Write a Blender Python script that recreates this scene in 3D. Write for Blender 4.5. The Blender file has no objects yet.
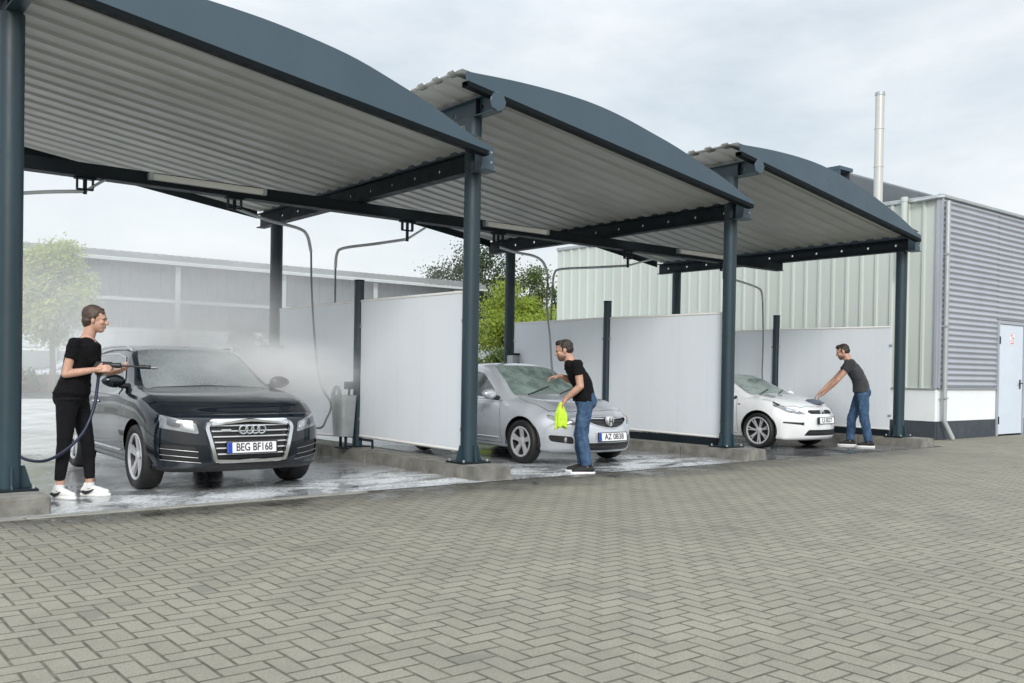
import bpy, bmesh, math, random
from mathutils import Vector, Matrix, noise as mnoise
from mathutils.bvhtree import BVHTree
random.seed(7)
SC = bpy.context.scene
COL = SC.collection
R = math.radians
def V(*a): return Vector(a)

# ------------------------------------------------------------------ materials
def nt(name):
    m = bpy.data.materials.new(name); m.use_nodes = True
    t = m.node_tree; b = t.nodes['Principled BSDF']
    return m, t, b
def N(t, kind, **kw):
    n = t.nodes.new(kind)
    for k, v in kw.items():
        if k in n.inputs.keys(): n.inputs[k].default_value = v
        else: setattr(n, k, v)
    return n
def L(t, a, b): t.links.new(a, b)
def mth(t, op, a, b=None, c=None):
    n = t.nodes.new('ShaderNodeMath'); n.operation = op
    for i, v in enumerate((a, b, c)):
        if v is None: continue
        if isinstance(v, (int, float)): n.inputs[i].default_value = v
        else: L(t, v, n.inputs[i])
    return n.outputs[0]
def mixc(t, fac, a, b, mode='MIX'):
    n = t.nodes.new('ShaderNodeMix'); n.data_type = 'RGBA'; n.blend_type = mode
    for s, v in ((n.inputs[0], fac), (n.inputs[6], a), (n.inputs[7], b)):
        if isinstance(v, (int, float)): s.default_value = v
        elif isinstance(v, (tuple, list)): s.default_value = (*v[:3], 1)
        else: L(t, v, s)
    return n.outputs[2]
def ramp(t, val, stops):
    n = t.nodes.new('ShaderNodeMapRange'); n.clamp = True
    L(t, val, n.inputs[0])
    n.inputs[1].default_value, n.inputs[2].default_value, n.inputs[3].default_value, n.inputs[4].default_value = stops
    return n.outputs[0]
def nz(t, vec, scale, detail=4, rough=.55, dist=0):
    n = N(t, 'ShaderNodeTexNoise'); n.inputs['Scale'].default_value = scale
    n.inputs['Detail'].default_value = detail; n.inputs['Roughness'].default_value = rough
    n.inputs['Distortion'].default_value = dist
    if vec is not None: L(t, vec, n.inputs['Vector'])
    return n.outputs['Fac']
def objc(t):
    return t.nodes.new('ShaderNodeTexCoord').outputs['Object']
def mapping(t, vec, scale=(1,1,1), loc=(0,0,0)):
    n = t.nodes.new('ShaderNodeMapping'); L(t, vec, n.inputs[0])
    n.inputs['Scale'].default_value = scale; n.inputs['Location'].default_value = loc
    return n.outputs[0]
def bump(t, b, h, strength=.3, dist=.01):
    n = t.nodes.new('ShaderNodeBump'); n.inputs['Strength'].default_value = strength
    n.inputs['Distance'].default_value = dist
    L(t, h, n.inputs['Height']); L(t, n.outputs[0], b.inputs['Normal'])
def mat(name, col, rough=.5, metal=0., var=.12, vs=3., bmp=0., bs=60., bd=.004, coat=0., rv=.1, spec=.5, sheen=0., streak=False):
    m, t, b = nt(name)
    oc = objc(t)
    vec = mapping(t, oc, (1, 1, .15)) if streak else oc
    f = nz(t, vec, vs, 6, .6)
    c = mixc(t, ramp(t, f, (.3, .7, 0, 1)), tuple(x*(1-var) for x in col), tuple(min(1, x*(1+var)) for x in col))
    L(t, c, b.inputs['Base Color'])
    f2 = nz(t, oc, vs*2.3, 5, .6)
    L(t, ramp(t, f2, (.3, .7, max(.02, rough-rv), min(1, rough+rv))), b.inputs['Roughness'])
    b.inputs['Metallic'].default_value = metal
    b.inputs['Specular IOR Level'].default_value = spec
    if coat:
        b.inputs['Coat Weight'].default_value = coat; b.inputs['Coat Roughness'].default_value = .05
    if sheen:
        b.inputs['Sheen Weight'].default_value = sheen
    if bmp: bump(t, b, nz(t, oc, bs, 6, .65), bmp, bd)
    return m

M = {}
M['steel'] = mat('painted_steel', (.016, .037, .050), .45, 0, .32, 2.5, .06, 90, streak=True)
M['steel_dark'] = mat('dark_steel', (.008, .014, .019), .6, 0, .2, 3, .05, 80, spec=.25)
M['fascia'] = mat('fascia_sheet', (.048, .078, .103), .45, 0, .10, 1.2, .03, 6, streak=True)
M['lip'] = mat('lip_sheet', (.004, .007, .009), .6, 0, .1, 3, spec=.12)
M['soffit'] = mat('soffit_sheet', (.36, .36, .335), .45, 0, .08, .8, .04, 30)
M['galv'] = mat('galvanised', (.42, .45, .46), .45, .5, .12, 4, .05, 60)
def screen_mat():
    m, t, b = nt('white_screen'); oc = objc(t)
    f = nz(t, mapping(t, oc, (1, 1, .12)), 1.3, 6, .6)
    c = mixc(t, ramp(t, f, (.3, .7, 0, 1)), (.84, .885, .93), (.90, .935, .965))
    L(t, c, b.inputs['Base Color']); b.inputs['Roughness'].default_value = .4
    tr = t.nodes.new('ShaderNodeBsdfTranslucent'); L(t, c, tr.inputs[0])
    mx = t.nodes.new('ShaderNodeMixShader'); mx.inputs[0].default_value = .22
    L(t, b.outputs[0], mx.inputs[1]); L(t, tr.outputs[0], mx.inputs[2]); L(t, mx.outputs[0], t.nodes['Material Output'].inputs['Surface'])
    # pressed joints every 55 cm and dried splashes
    sp = t.nodes.new('ShaderNodeSeparateXYZ'); L(t, oc, sp.inputs[0])
    fy = mth(t, 'ABSOLUTE', mth(t, 'SUBTRACT', mth(t, 'FRACT', mth(t, 'DIVIDE', sp.outputs[1], .56)), .5))
    jn = ramp(t, fy, (.006, .014, 1, 0))
    spl = mth(t, 'MULTIPLY', ramp(t, nz(t, oc, 1.7, 5, .65), (.5, .75, 0, 1)), ramp(t, nz(t, mapping(t, oc, (1, 1, .3)), 26, 5, .7), (.5, .68, 0, 1)))
    c = mixc(t, mth(t, 'MULTIPLY', spl, .30), c, (.62, .63, .60)); c = mixc(t, mth(t, 'MULTIPLY', jn, .16), c, (.5, .53, .55))
    L(t, c, b.inputs['Base Color'])
    bump(t, b, mth(t, 'SUBTRACT', mth(t, 'MULTIPLY', nz(t, oc, 5, 4), .5), jn), .10, .004)
    return m
M['panel'] = screen_mat()
M['roofsheet'] = mat('roof_sheeting', (.62, .63, .62), .45, 0, .1, 1.5, .04, 30)
M['concrete'] = mat('kerb_concrete', (.185, .18, .16), .85, 0, .38, 6, .5, 45, .01)
M['cladw'] = mat('pale_cladding', (.47, .51, .475), .5, 0, .06, 1.0, .03, 20, streak=True)
M['cladg'] = mat('grey_cladding', (.36, .38, .425), .45, .15, .07, 1.0, .03, 20)
M['plinthw'] = mat('white_plinth', (.78, .80, .82), .55, 0, .05, 1.5, .08, 40)
M['plinthd'] = mat('dark_plinth', (.045, .055, .068), .65, 0, .2, 3, .2, 40)
M['roofd'] = mat('dark_roof', (.10, .115, .13), .4, .3, .15, .8, .04, 20)
M['door'] = mat('door_paint', (.58, .64, .72), .42, 0, .05, 1.5, .05, 25)
M['white'] = mat('white_paint', (.78, .78, .76), .45, 0, .06, 2)
M['flue'] = mat('flue_metal', (.52, .525, .50), .4, .2, .07, 2, streak=True)
M['black'] = mat('black_plastic', (.012, .012, .013), .45, 0, .2, 8, .05, 120)
M['rubber'] = mat('rubber', (.014, .014, .015), .62, 0, .25, 10, .12, 90)
M['hose'] = mat('grey_hose', (.16, .17, .18), .5, 0, .15, 6)
M['bluehose'] = mat('blue_hose', (.010, .014, .042), .42, 0, .15, 6)
M['chrome'] = mat('chrome', (.75, .76, .78), .16, 1., .04, 8, rv=.06)
M['alloy'] = mat('alloy', (.60, .61, .63), .32, .4, .06, 8, rv=.08)
M['darkalloy'] = mat('brake_dark', (.06, .06, .065), .45, .6, .2, 8)
M['platew'] = mat('plate_white', (.78, .79, .80), .35, 0, .05, 6)
M['eublue'] = mat('plate_blue', (.01, .05, .42), .35, 0, .05, 6)
M['ink'] = mat('plate_ink', (.012, .012, .014), .4, 0, .1, 6)
M['lens'] = mat('lamp_lens', (.25, .265, .28), .12, .35, .3, 14, .15, 40, coat=1, rv=.06)
M['lensdark'] = mat('lamp_housing', (.09, .095, .105), .15, .3, .3, 14, coat=1, rv=.08)
M['led'] = mat('lamp_reflector', (.48, .50, .53), .22, .6, .1, 10, rv=.05)
M['tube'] = mat('lamp_diffuser', (.72, .72, .68), .4, 0, .06, 3)
M['faded'] = mat('faded_red', (.42, .22, .22), .5, 0, .15, 8)
M['red'] = mat('red_sign', (.66, .20, .24), .5, 0, .1, 8)
M['skin'] = mat('skin', (.50, .29, .21), .5, 0, .12, 22, .06, 160, rv=.08)
M['skinb'] = mat('skin_tan', (.46, .26, .185), .5, 0, .14, 22, .06, 160, rv=.08)
M['lips'] = mat('lips', (.36, .13, .11), .45, 0, .1, 20)
M['hairw'] = mat('brown_hair', (.055, .032, .02), .5, 0, .5, 40, .6, 120, .006)
M['hairm'] = mat('dark_hair', (.022, .015, .011), .55, 0, .5, 50, .6, 140, .006)
M['beard'] = mat('stubble', (.17, .095, .07), .6, 0, .4, 90, .2, 200)
M['eye'] = mat('eye_dark', (.02, .016, .014), .2, 0, .1, 20)
M['tee'] = mat('black_jersey', (.005, .005, .006), .95, 0, .3, 12, .45, 22, .025, spec=.2)
M['teeg'] = mat('charcoal_jersey', (.028, .03, .034), .9, 0, .25, 12, .35, 26, .02, sheen=.1)
M['leggings'] = mat('black_leggings', (.005, .005, .007), .85, 0, .3, 10, .3, 20, .02, spec=.25)
M['shoew'] = mat('white_leather', (.70, .70, .69), .5, 0, .08, 14, .1, 80)
M['shoeb'] = mat('black_canvas', (.014, .014, .016), .8, 0, .2, 14, .1, 120)
M['sole'] = mat('white_sole', (.74, .74, .72), .6, 0, .08, 16)
M['clothy'] = mat('lime_microfibre', (.50, .72, .04), .9, 0, .2, 30, .5, 120, .01, sheen=.3)
M['clothd'] = mat('slate_microfibre', (.07, .085, .12), .9, 0, .25, 30, .5, 120, .01, sheen=.2)
M['bark'] = mat('bark', (.09, .07, .05), .9, 0, .35, 6, .6, 24, .03)

def jeans():
    m, t, b = nt('blue_denim'); oc = objc(t)
    f = nz(t, mapping(t, oc, (1, 1, .5)), 9, 6, .65)
    fine = nz(t, mapping(t, oc, (6, 6, 1)), 60, 3, .6)
    c = mixc(t, ramp(t, f, (.40, .72, 0, 1)), (.018, .05, .115), (.085, .16, .27))
    c = mixc(t, ramp(t, fine, (.3, .7, .0, .35)), c, (.02, .05, .1))
    L(t, c, b.inputs['Base Color']); b.inputs['Roughness'].default_value = .85
    bump(t, b, nz(t, mapping(t, oc, (1, 1, 1.6)), 16, 5, .6), .45, .02)
    return m
M['jeans'] = jeans()

def paint(name, col, metal=.0, foam=0., flake=0., rough=.22, spec=.5):
    """car paint, clear coated, with standing drops and foam"""
    m, t, b = nt(name); oc = objc(t)
    f = nz(t, oc, 3, 4)
    c = mixc(t, ramp(t, f, (.3, .7, 0, 1)), tuple(x*.93 for x in col), tuple(min(1, x*1.05) for x in col))
    if foam:
        fo = mth(t, 'MULTIPLY', ramp(t, nz(t, oc, 2.3, 5, .65), (.48, .72, 0, 1)), ramp(t, nz(t, oc, 55, 4, .7), (.5, .62, 0, 1)))
        c = mixc(t, mth(t, 'MULTIPLY', fo, foam), c, (.75, .78, .8))
    L(t, c, b.inputs['Base Color'])
    b.inputs['Metallic'].default_value = metal
    L(t, ramp(t, nz(t, oc, 2, 3), (.3, .7, rough-.03, rough+.04)), b.inputs['Roughness'])
    b.inputs['Specular IOR Level'].default_value = spec
    b.inputs['Coat Weight'].default_value = 1; b.inputs['Coat Roughness'].default_value = .03
    vo = N(t, 'ShaderNodeTexVoronoi'); vo.inputs['Scale'].default_value = 60; L(t, oc, vo.inputs['Vector'])
    bump(t, b, ramp(t, vo.outputs['Distance'], (.0, .35, 1, 0)), .05, .0015)
    return m
M['navy'] = paint('navy_paint', (.004, .008, .014), 0, 0, spec=.15)
M['silver'] = paint('silver_paint', (.56, .59, .63), .35, 0, rough=.3)
M['pearl'] = paint('white_car_paint', (.70, .71, .72), 0, .0)
M['greypaint'] = paint('grey_paint', (.16, .17, .18), .5)

def glass(name, dark, fog, amt, scale=4., grain=38):
    """wet car glass seen from outside: dark cabin tint, a film of foam and drops"""
    m, t, b = nt(name); oc = objc(t)
    f = ramp(t, nz(t, oc, scale, 3, .5, .2), (.28, .70, .1, 1))
    g = ramp(t, nz(t, oc, grain, 5, .7), (.36, .66, .45, 1))
    k = mth(t, 'MULTIPLY', mth(t, 'MULTIPLY', f, g), amt)
    L(t, mixc(t, k, dark, fog), b.inputs['Base Color'])
    L(t, ramp(t, k, (0, .6, .06, .5)), b.inputs['Roughness'])
    b.inputs['Specular IOR Level'].default_value = .7
    b.inputs['Coat Weight'].default_value = .6; b.inputs['Coat Roughness'].default_value = .05
    vo = N(t, 'ShaderNodeTexVoronoi'); vo.inputs['Scale'].default_value = 45; L(t, oc, vo.inputs['Vector'])
    bump(t, b, ramp(t, vo.outputs['Distance'], (0, .4, 1, 0)), .05, .002)
    return m
M['glass_suv'] = glass('misted_windscreen', (.03, .04, .042), (.56, .61, .63), .95, .7, 70)
M['glass_foam'] = glass('foamy_windscreen', (.05, .075, .07), (.42, .53, .49), .75, 3.5, 60)
M['glass_side'] = glass('side_glass', (.025, .03, .033), (.4, .45, .47), .3, 3)

def leaf(name, cols, trans=.25):
    m, t, b = nt(name); oc = objc(t)
    gi = t.nodes.new('ShaderNodeNewGeometry').outputs['Random Per Island']
    f = nz(t, oc, 1.1, 4)
    c = mixc(t, gi, cols[0], cols[1]); c = mixc(t, ramp(t, f, (.35, .65, 0, .8)), c, cols[2])
    L(t, c, b.inputs['Base Color']); b.inputs['Roughness'].default_value = .6
    b.inputs['Transmission Weight'].default_value = 0
    tr = t.nodes.new('ShaderNodeBsdfTranslucent'); L(t, c, tr.inputs[0])
    mx = t.nodes.new('ShaderNodeMixShader'); mx.inputs[0].default_value = trans
    L(t, b.outputs[0], mx.inputs[1]); L(t, tr.outputs[0], mx.inputs[2])
    L(t, mx.outputs[0], t.nodes['Material Output'].inputs['Surface'])
    return m
M['leaf_pale'] = leaf('pale_willow_leaf', ((.30, .36, .07), (.42, .47, .12), (.26, .31, .06)), .35)
M['leaf_lime'] = leaf('lime_leaf', ((.26, .34, .04), (.38, .46, .07), (.20, .27, .035)), .4)
M['leaf_dark'] = leaf('dark_leaf', ((.03, .055, .025), (.06, .09, .04), (.045, .07, .03)), .2)
M['leaf_mid'] = leaf('mid_leaf', ((.08, .13, .03), (.14, .19, .05), (.06, .1, .03)), .25)
M['hedge'] = leaf('hedge_leaf', ((.06, .09, .03), (.10, .13, .05), (.05, .08, .03)), .2)

# ------------------------------------------------------------------ mesh helper
class MB:
    def __init__(s): s.bm = bmesh.new()
    def box(s, x0, x1, y0, y1, z0, z1, mtx=None):
        vs = [s.bm.verts.new((x, y, z)) for z in (z0, z1) for y in (y0, y1) for x in (x0, x1)]
        if mtx is not None:
            for v in vs: v.co = mtx @ v.co
        for f in ((0,2,3,1),(4,5,7,6),(0,1,5,4),(2,6,7,3),(0,4,6,2),(1,3,7,5)):
            s.bm.faces.new([vs[i] for i in f])
        return s
    def ring(s, c, u, w, ru, rw, n):
        return [s.bm.verts.new(c + u*(ru*math.cos(2*math.pi*i/n)) + w*(rw*math.sin(2*math.pi*i/n))) for i in range(n)]
    def bridge(s, a, b):
        n = len(a)
        for i in range(n): s.bm.faces.new((a[i], a[(i+1) % n], b[(i+1) % n], b[i]))
    def tube(s, pts, r, n=10, caps=True):
        pts = [Vector(p) for p in pts]; rs = r if isinstance(r, (list, tuple)) else [r]*len(pts)
        prev = None; u = None
        for i, p in enumerate(pts):
            d = (pts[min(i+1, len(pts)-1)] - pts[max(i-1, 0)]).normalized()
            if u is None:
                u = d.orthogonal().normalized()
            else:
                u = (u - d*u.dot(d)).normalized()
            w = d.cross(u)
            rg = s.ring(p, u, w, rs[i], rs[i], n)
            if prev: s.bridge(prev, rg)
            elif caps: s.bm.faces.new(list(reversed(rg)))
            prev = rg
        if caps: s.bm.faces.new(prev)
        return s
    def cap(s, p0, p1, r0, r1, n=12):
        """tapered capsule, closed"""
        p0, p1 = Vector(p0), Vector(p1); d = (p1-p0)
        ln = d.length; d = d.normalized() if ln > 1e-6 else V(0, 0, 1)
        u = d.orthogonal().normalized(); w = d.cross(u); prev = None
        steps = [(p0 - d*(r0*math.cos(a)), r0*math.sin(a)) for a in (R(25), R(50), R(75), R(90))]
        steps += [(p1 + d*(r1*math.cos(a)), r1*math.sin(a)) for a in (R(90), R(75), R(50), R(25))]
        for c, r in steps:
            rg = s.ring(c, u, w, r, r, n)
            if prev: s.bridge(prev, rg)
            else: s.bm.faces.new(list(reversed(rg)))
            prev = rg
        s.bm.faces.new(prev); return s
    def ell(s, c, rx, ry, rz, rot=None, n=18, k=10):
        c = Vector(c); prev = None
        rm = rot.to_matrix() if rot is not None else Matrix.Identity(3)
        for j in range(1, k):
            a = math.pi*j/k
            rg = [s.bm.verts.new(c + rm @ V(rx*math.sin(a)*math.cos(2*math.pi*i/n), ry*math.sin(a)*math.sin(2*math.pi*i/n), -rz*math.cos(a))) for i in range(n)]
            if prev: s.bridge(prev, rg)
            else: s.bm.faces.new(list(reversed(rg)))
            prev = rg
        s.bm.faces.new(prev); return s
    def loft(s, secs, n=24):
        """secs: (x, y, z, half depth x, half width y) ellipses"""
        prev = None
        for (x, y, z, a, b) in secs:
            rg = s.ring(V(x, y, z), V(1, 0, 0), V(0, 1, 0), a, b, n)
            if prev: s.bridge(prev, rg)
            else: s.bm.faces.new(list(reversed(rg)))
            prev = rg
        s.bm.faces.new(prev); return s
    def lathe(s, prof, o=(0, 0, 0), axis='Z', n=32, closed=False):
        """prof: (radius, height) pairs"""
        o = Vector(o); rings = []
        for r, h in prof:
            rg = []
            for i in range(n):
                a = 2*math.pi*i/n; c, q = r*math.cos(a), r*math.sin(a)
                rg.append(s.bm.verts.new(o + (V(c, q, h) if axis == 'Z' else V(c, h, q) if axis == 'Y' else V(h, c, q))))
            rings.append(rg)
        for i in range(len(rings)-1): s.bridge(rings[i], rings[i+1])
        if closed: s.bridge(rings[-1], rings[0])
        else:
            s.bm.faces.new(list(reversed(rings[0]))); s.bm.faces.new(rings[-1])
        return s
    def prism(s, poly, f0, f1):
        """poly 2D points; f0/f1 map (a,b) to 3D points of the two ends"""
        a = [s.bm.verts.new(f0(*p)) for p in poly]; b = [s.bm.verts.new(f1(*p)) for p in poly]
        s.bm.faces.new(list(reversed(a))); s.bm.faces.new(b); s.bridge(a, b); return s
    def sheet(s, grid):
        vs = [[s.bm.verts.new(p) for p in row] for row in grid]
        for i in range(len(vs)-1):
            for j in range(len(vs[0])-1):
                s.bm.faces.new((vs[i][j], vs[i][j+1], vs[i+1][j+1], vs[i+1][j]))
        return s
    def bevel(s, w, seg=1, ang=30):
        bmesh.ops.recalc_face_normals(s.bm, faces=s.bm.faces)
        es = [e for e in s.bm.edges if len(e.link_faces) == 2 and e.calc_face_angle(0) > R(ang)]
        bmesh.ops.bevel(s.bm, geom=es, offset=w, segments=seg, affect='EDGES', clamp_overlap=True); return s
    def done(s, name, m, parent=None, loc=None, smooth=38, recalc=True, thick=0):
        if recalc: bmesh.ops.recalc_face_normals(s.bm, faces=s.bm.faces)
        me = bpy.data.meshes.new(name); s.bm.to_mesh(me); s.bm.free()
        return link(name, me, m, parent, loc, smooth)
def link(name, me, m, parent=None, loc=None, smooth=38):
    for mm in (m if isinstance(m, (list, tuple)) else [m]): me.materials.append(mm)
    if smooth:
        me.polygons.foreach_set('use_smooth', [True]*len(me.polygons))
        if smooth < 180: me.set_sharp_from_angle(angle=R(smooth))
    o = bpy.data.objects.new(name, me); COL.objects.link(o)
    if parent: o.parent = parent
    if loc: o.location = loc
    return o
def tag(o, label=None, cat=None, group=None, kind=None):
    if label: o['label'] = label
    if cat: o['category'] = cat
    if group: o['group'] = group
    if kind: o['kind'] = kind
    return o
def thing(name, label, cat, loc=(0,0,0), rz=0, group=None, scale=1):
    o = bpy.data.objects.new(name, None); COL.objects.link(o); o.empty_display_size = .2
    o.location = loc; o.rotation_euler = (0, 0, rz); o.scale = (scale,)*3
    return tag(o, label, cat, group)
def kids(o): return [c for c in bpy.data.objects if c.parent == o]
def copy_tree(o, parent=None):
    c = o.copy(); COL.objects.link(c)
    if parent: c.parent = parent
    for ch in kids(o): copy_tree(ch, c)
    return c
def text_mesh(body, size, m, name, parent, mtx, ext=.002, sx=1., align='CENTER'):
    cu = bpy.data.curves.new('lettering', 'FONT'); cu.body = body; cu.size = size; cu.extrude = ext; cu.offset = size*.010
    cu.align_x = align; cu.align_y = 'CENTER'
    tmp = bpy.data.objects.new('lettering_tmp', cu); COL.objects.link(tmp)
    me = bpy.data.meshes.new_from_object(tmp.evaluated_get(bpy.context.evaluated_depsgraph_get()))
    bpy.data.objects.remove(tmp); bpy.data.curves.remove(cu)
    for v in me.vertices: v.co.x *= sx
    me.transform(mtx)
    return link(name, me, m, parent, None, 0)
def remesh(mb, voxel, smooth_it=3, factor=.5):
    """one continuous skin round a set of overlapping closed solids"""
    bmesh.ops.recalc_face_normals(mb.bm, faces=mb.bm.faces)
    me = bpy.data.meshes.new('tmp_skin'); mb.bm.to_mesh(me); mb.bm.free()
    o = bpy.data.objects.new('tmp_skin', me); COL.objects.link(o)
    md = o.modifiers.new('r', 'REMESH'); md.mode = 'VOXEL'; md.voxel_size = voxel
    if smooth_it:
        s = o.modifiers.new('s', 'SMOOTH'); s.factor = factor; s.iterations = smooth_it
    dg = bpy.context.evaluated_depsgraph_get()
    out = bpy.data.meshes.new_from_object(o.evaluated_get(dg))
    bpy.data.objects.remove(o); bpy.data.meshes.remove(me)
    return out
def lerp(a, b, t): return a + (b-a)*t
def smooth_path(pts, n=8):
    """Catmull-Rom through points"""
    P = [Vector(p) for p in pts]; P = [P[0]*2-P[1]] + P + [P[-1]*2-P[-2]]; out = []
    for i in range(1, len(P)-2):
        a, b, c, d = P[i-1:i+3]
        for k in range(n):
            t = k/n
            out.append(.5*((2*b)+(c-a)*t+(2*a-5*b+4*c-d)*t*t+(3*b-a-3*c+d)*t**3))
    out.append(P[-2]); return out
EXPOSURE = .68
# ------------------------------------------------------------------ camera
def make_camera():
    cx, cy, cz, yaw, pit, rol, f = -1.6011, -8.5602, 1.1893, .680, -.011, .016, 931.98
    fw = V(math.sin(yaw)*math.cos(pit), math.cos(yaw)*math.cos(pit), math.sin(pit))
    r = V(math.cos(yaw), -math.sin(yaw), 0); u = r.cross(fw)
    c, s = math.cos(rol), math.sin(rol)
    r2 = c*r + s*u; u2 = -s*r + c*u
    m = Matrix((( r2.x, u2.x, -fw.x, cx), (r2.y, u2.y, -fw.y, cy), (r2.z, u2.z, -fw.z, cz), (0, 0, 0, 1)))
    cam = bpy.data.cameras.new('camera'); o = bpy.data.objects.new('camera', cam); COL.objects.link(o)
    o.matrix_world = m; cam.sensor_width = 36; cam.lens = f/1024*36; cam.shift_y = 40.88/1024; cam.clip_end = 3000; cam.clip_start = .05
    SC.camera = o
make_camera()
SC.render.resolution_x, SC.render.resolution_y = 1024, 683
SC.view_settings.view_transform = 'Standard'; SC.view_settings.look = 'None'
SC.view_settings.exposure = EXPOSURE; SC.view_settings.gamma = 1

# ------------------------------------------------------------------ sky and sun
def N2(t, v):
    n = t.nodes.new('ShaderNodeCombineColor')
    for i in range(3): L(t, v, n.inputs[i])
    return n.outputs[0]
def sky():
    w = bpy.data.worlds.new('World'); SC.world = w; w.use_nodes = True; t = w.node_tree
    bg = t.nodes['Background']; bg.inputs['Strength'].default_value = .1
    st = t.nodes.new('ShaderNodeTexSky'); st.sky_type = 'NISHITA'; st.sun_disc = False
    st.sun_elevation = R(31); st.sun_rotation = R(216)
    st.air_density = 1.2; st.dust_density = 2.5
    g = t.nodes.new('ShaderNodeTexCoord').outputs['Generated']
    sep = t.nodes.new('ShaderNodeSeparateXYZ'); L(t, g, sep.inputs[0])
    mp = mapping(t, g, (1, 1, 2.6))
    n1 = nz(t, mp, 2.1, 7, .55, .4); n2 = nz(t, mp, 6.5, 6, .6, .3)
    k = mth(t, 'ADD', mth(t, 'MULTIPLY', n1, .72), mth(t, 'MULTIPLY', n2, .28))
    c = mixc(t, ramp(t, k, (.38, .60, 0, 1)), (4.2, 4.7, 5.1), (6.0, 6.2, 6.35))
    c = mixc(t, ramp(t, sep.outputs[2], (.0, .26, .55, 0)), c, (6.0, 6.2, 6.3))
    # an overcast deck is brightest overhead
    c = mixc(t, 1, c, N2(t, ramp(t, sep.outputs[2], (.34, .95, 1, 2.5))), 'MULTIPLY')
    L(t, mixc(t, .88, st.outputs[0], c), bg.inputs[0])
    sl = bpy.data.lights.new('sun', 'SUN'); sl.energy = 1.5; sl.angle = R(20); sl.color = (1, .98, .95)
    so = bpy.data.objects.new('sun', sl); COL.objects.link(so)
    d = V(math.sin(R(216))*math.cos(R(31)), math.cos(R(216))*math.cos(R(31)), math.sin(R(31)))
    so.rotation_euler = d.to_track_quat('Z', 'Y').to_euler(); so.location = d*50
sky()

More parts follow.
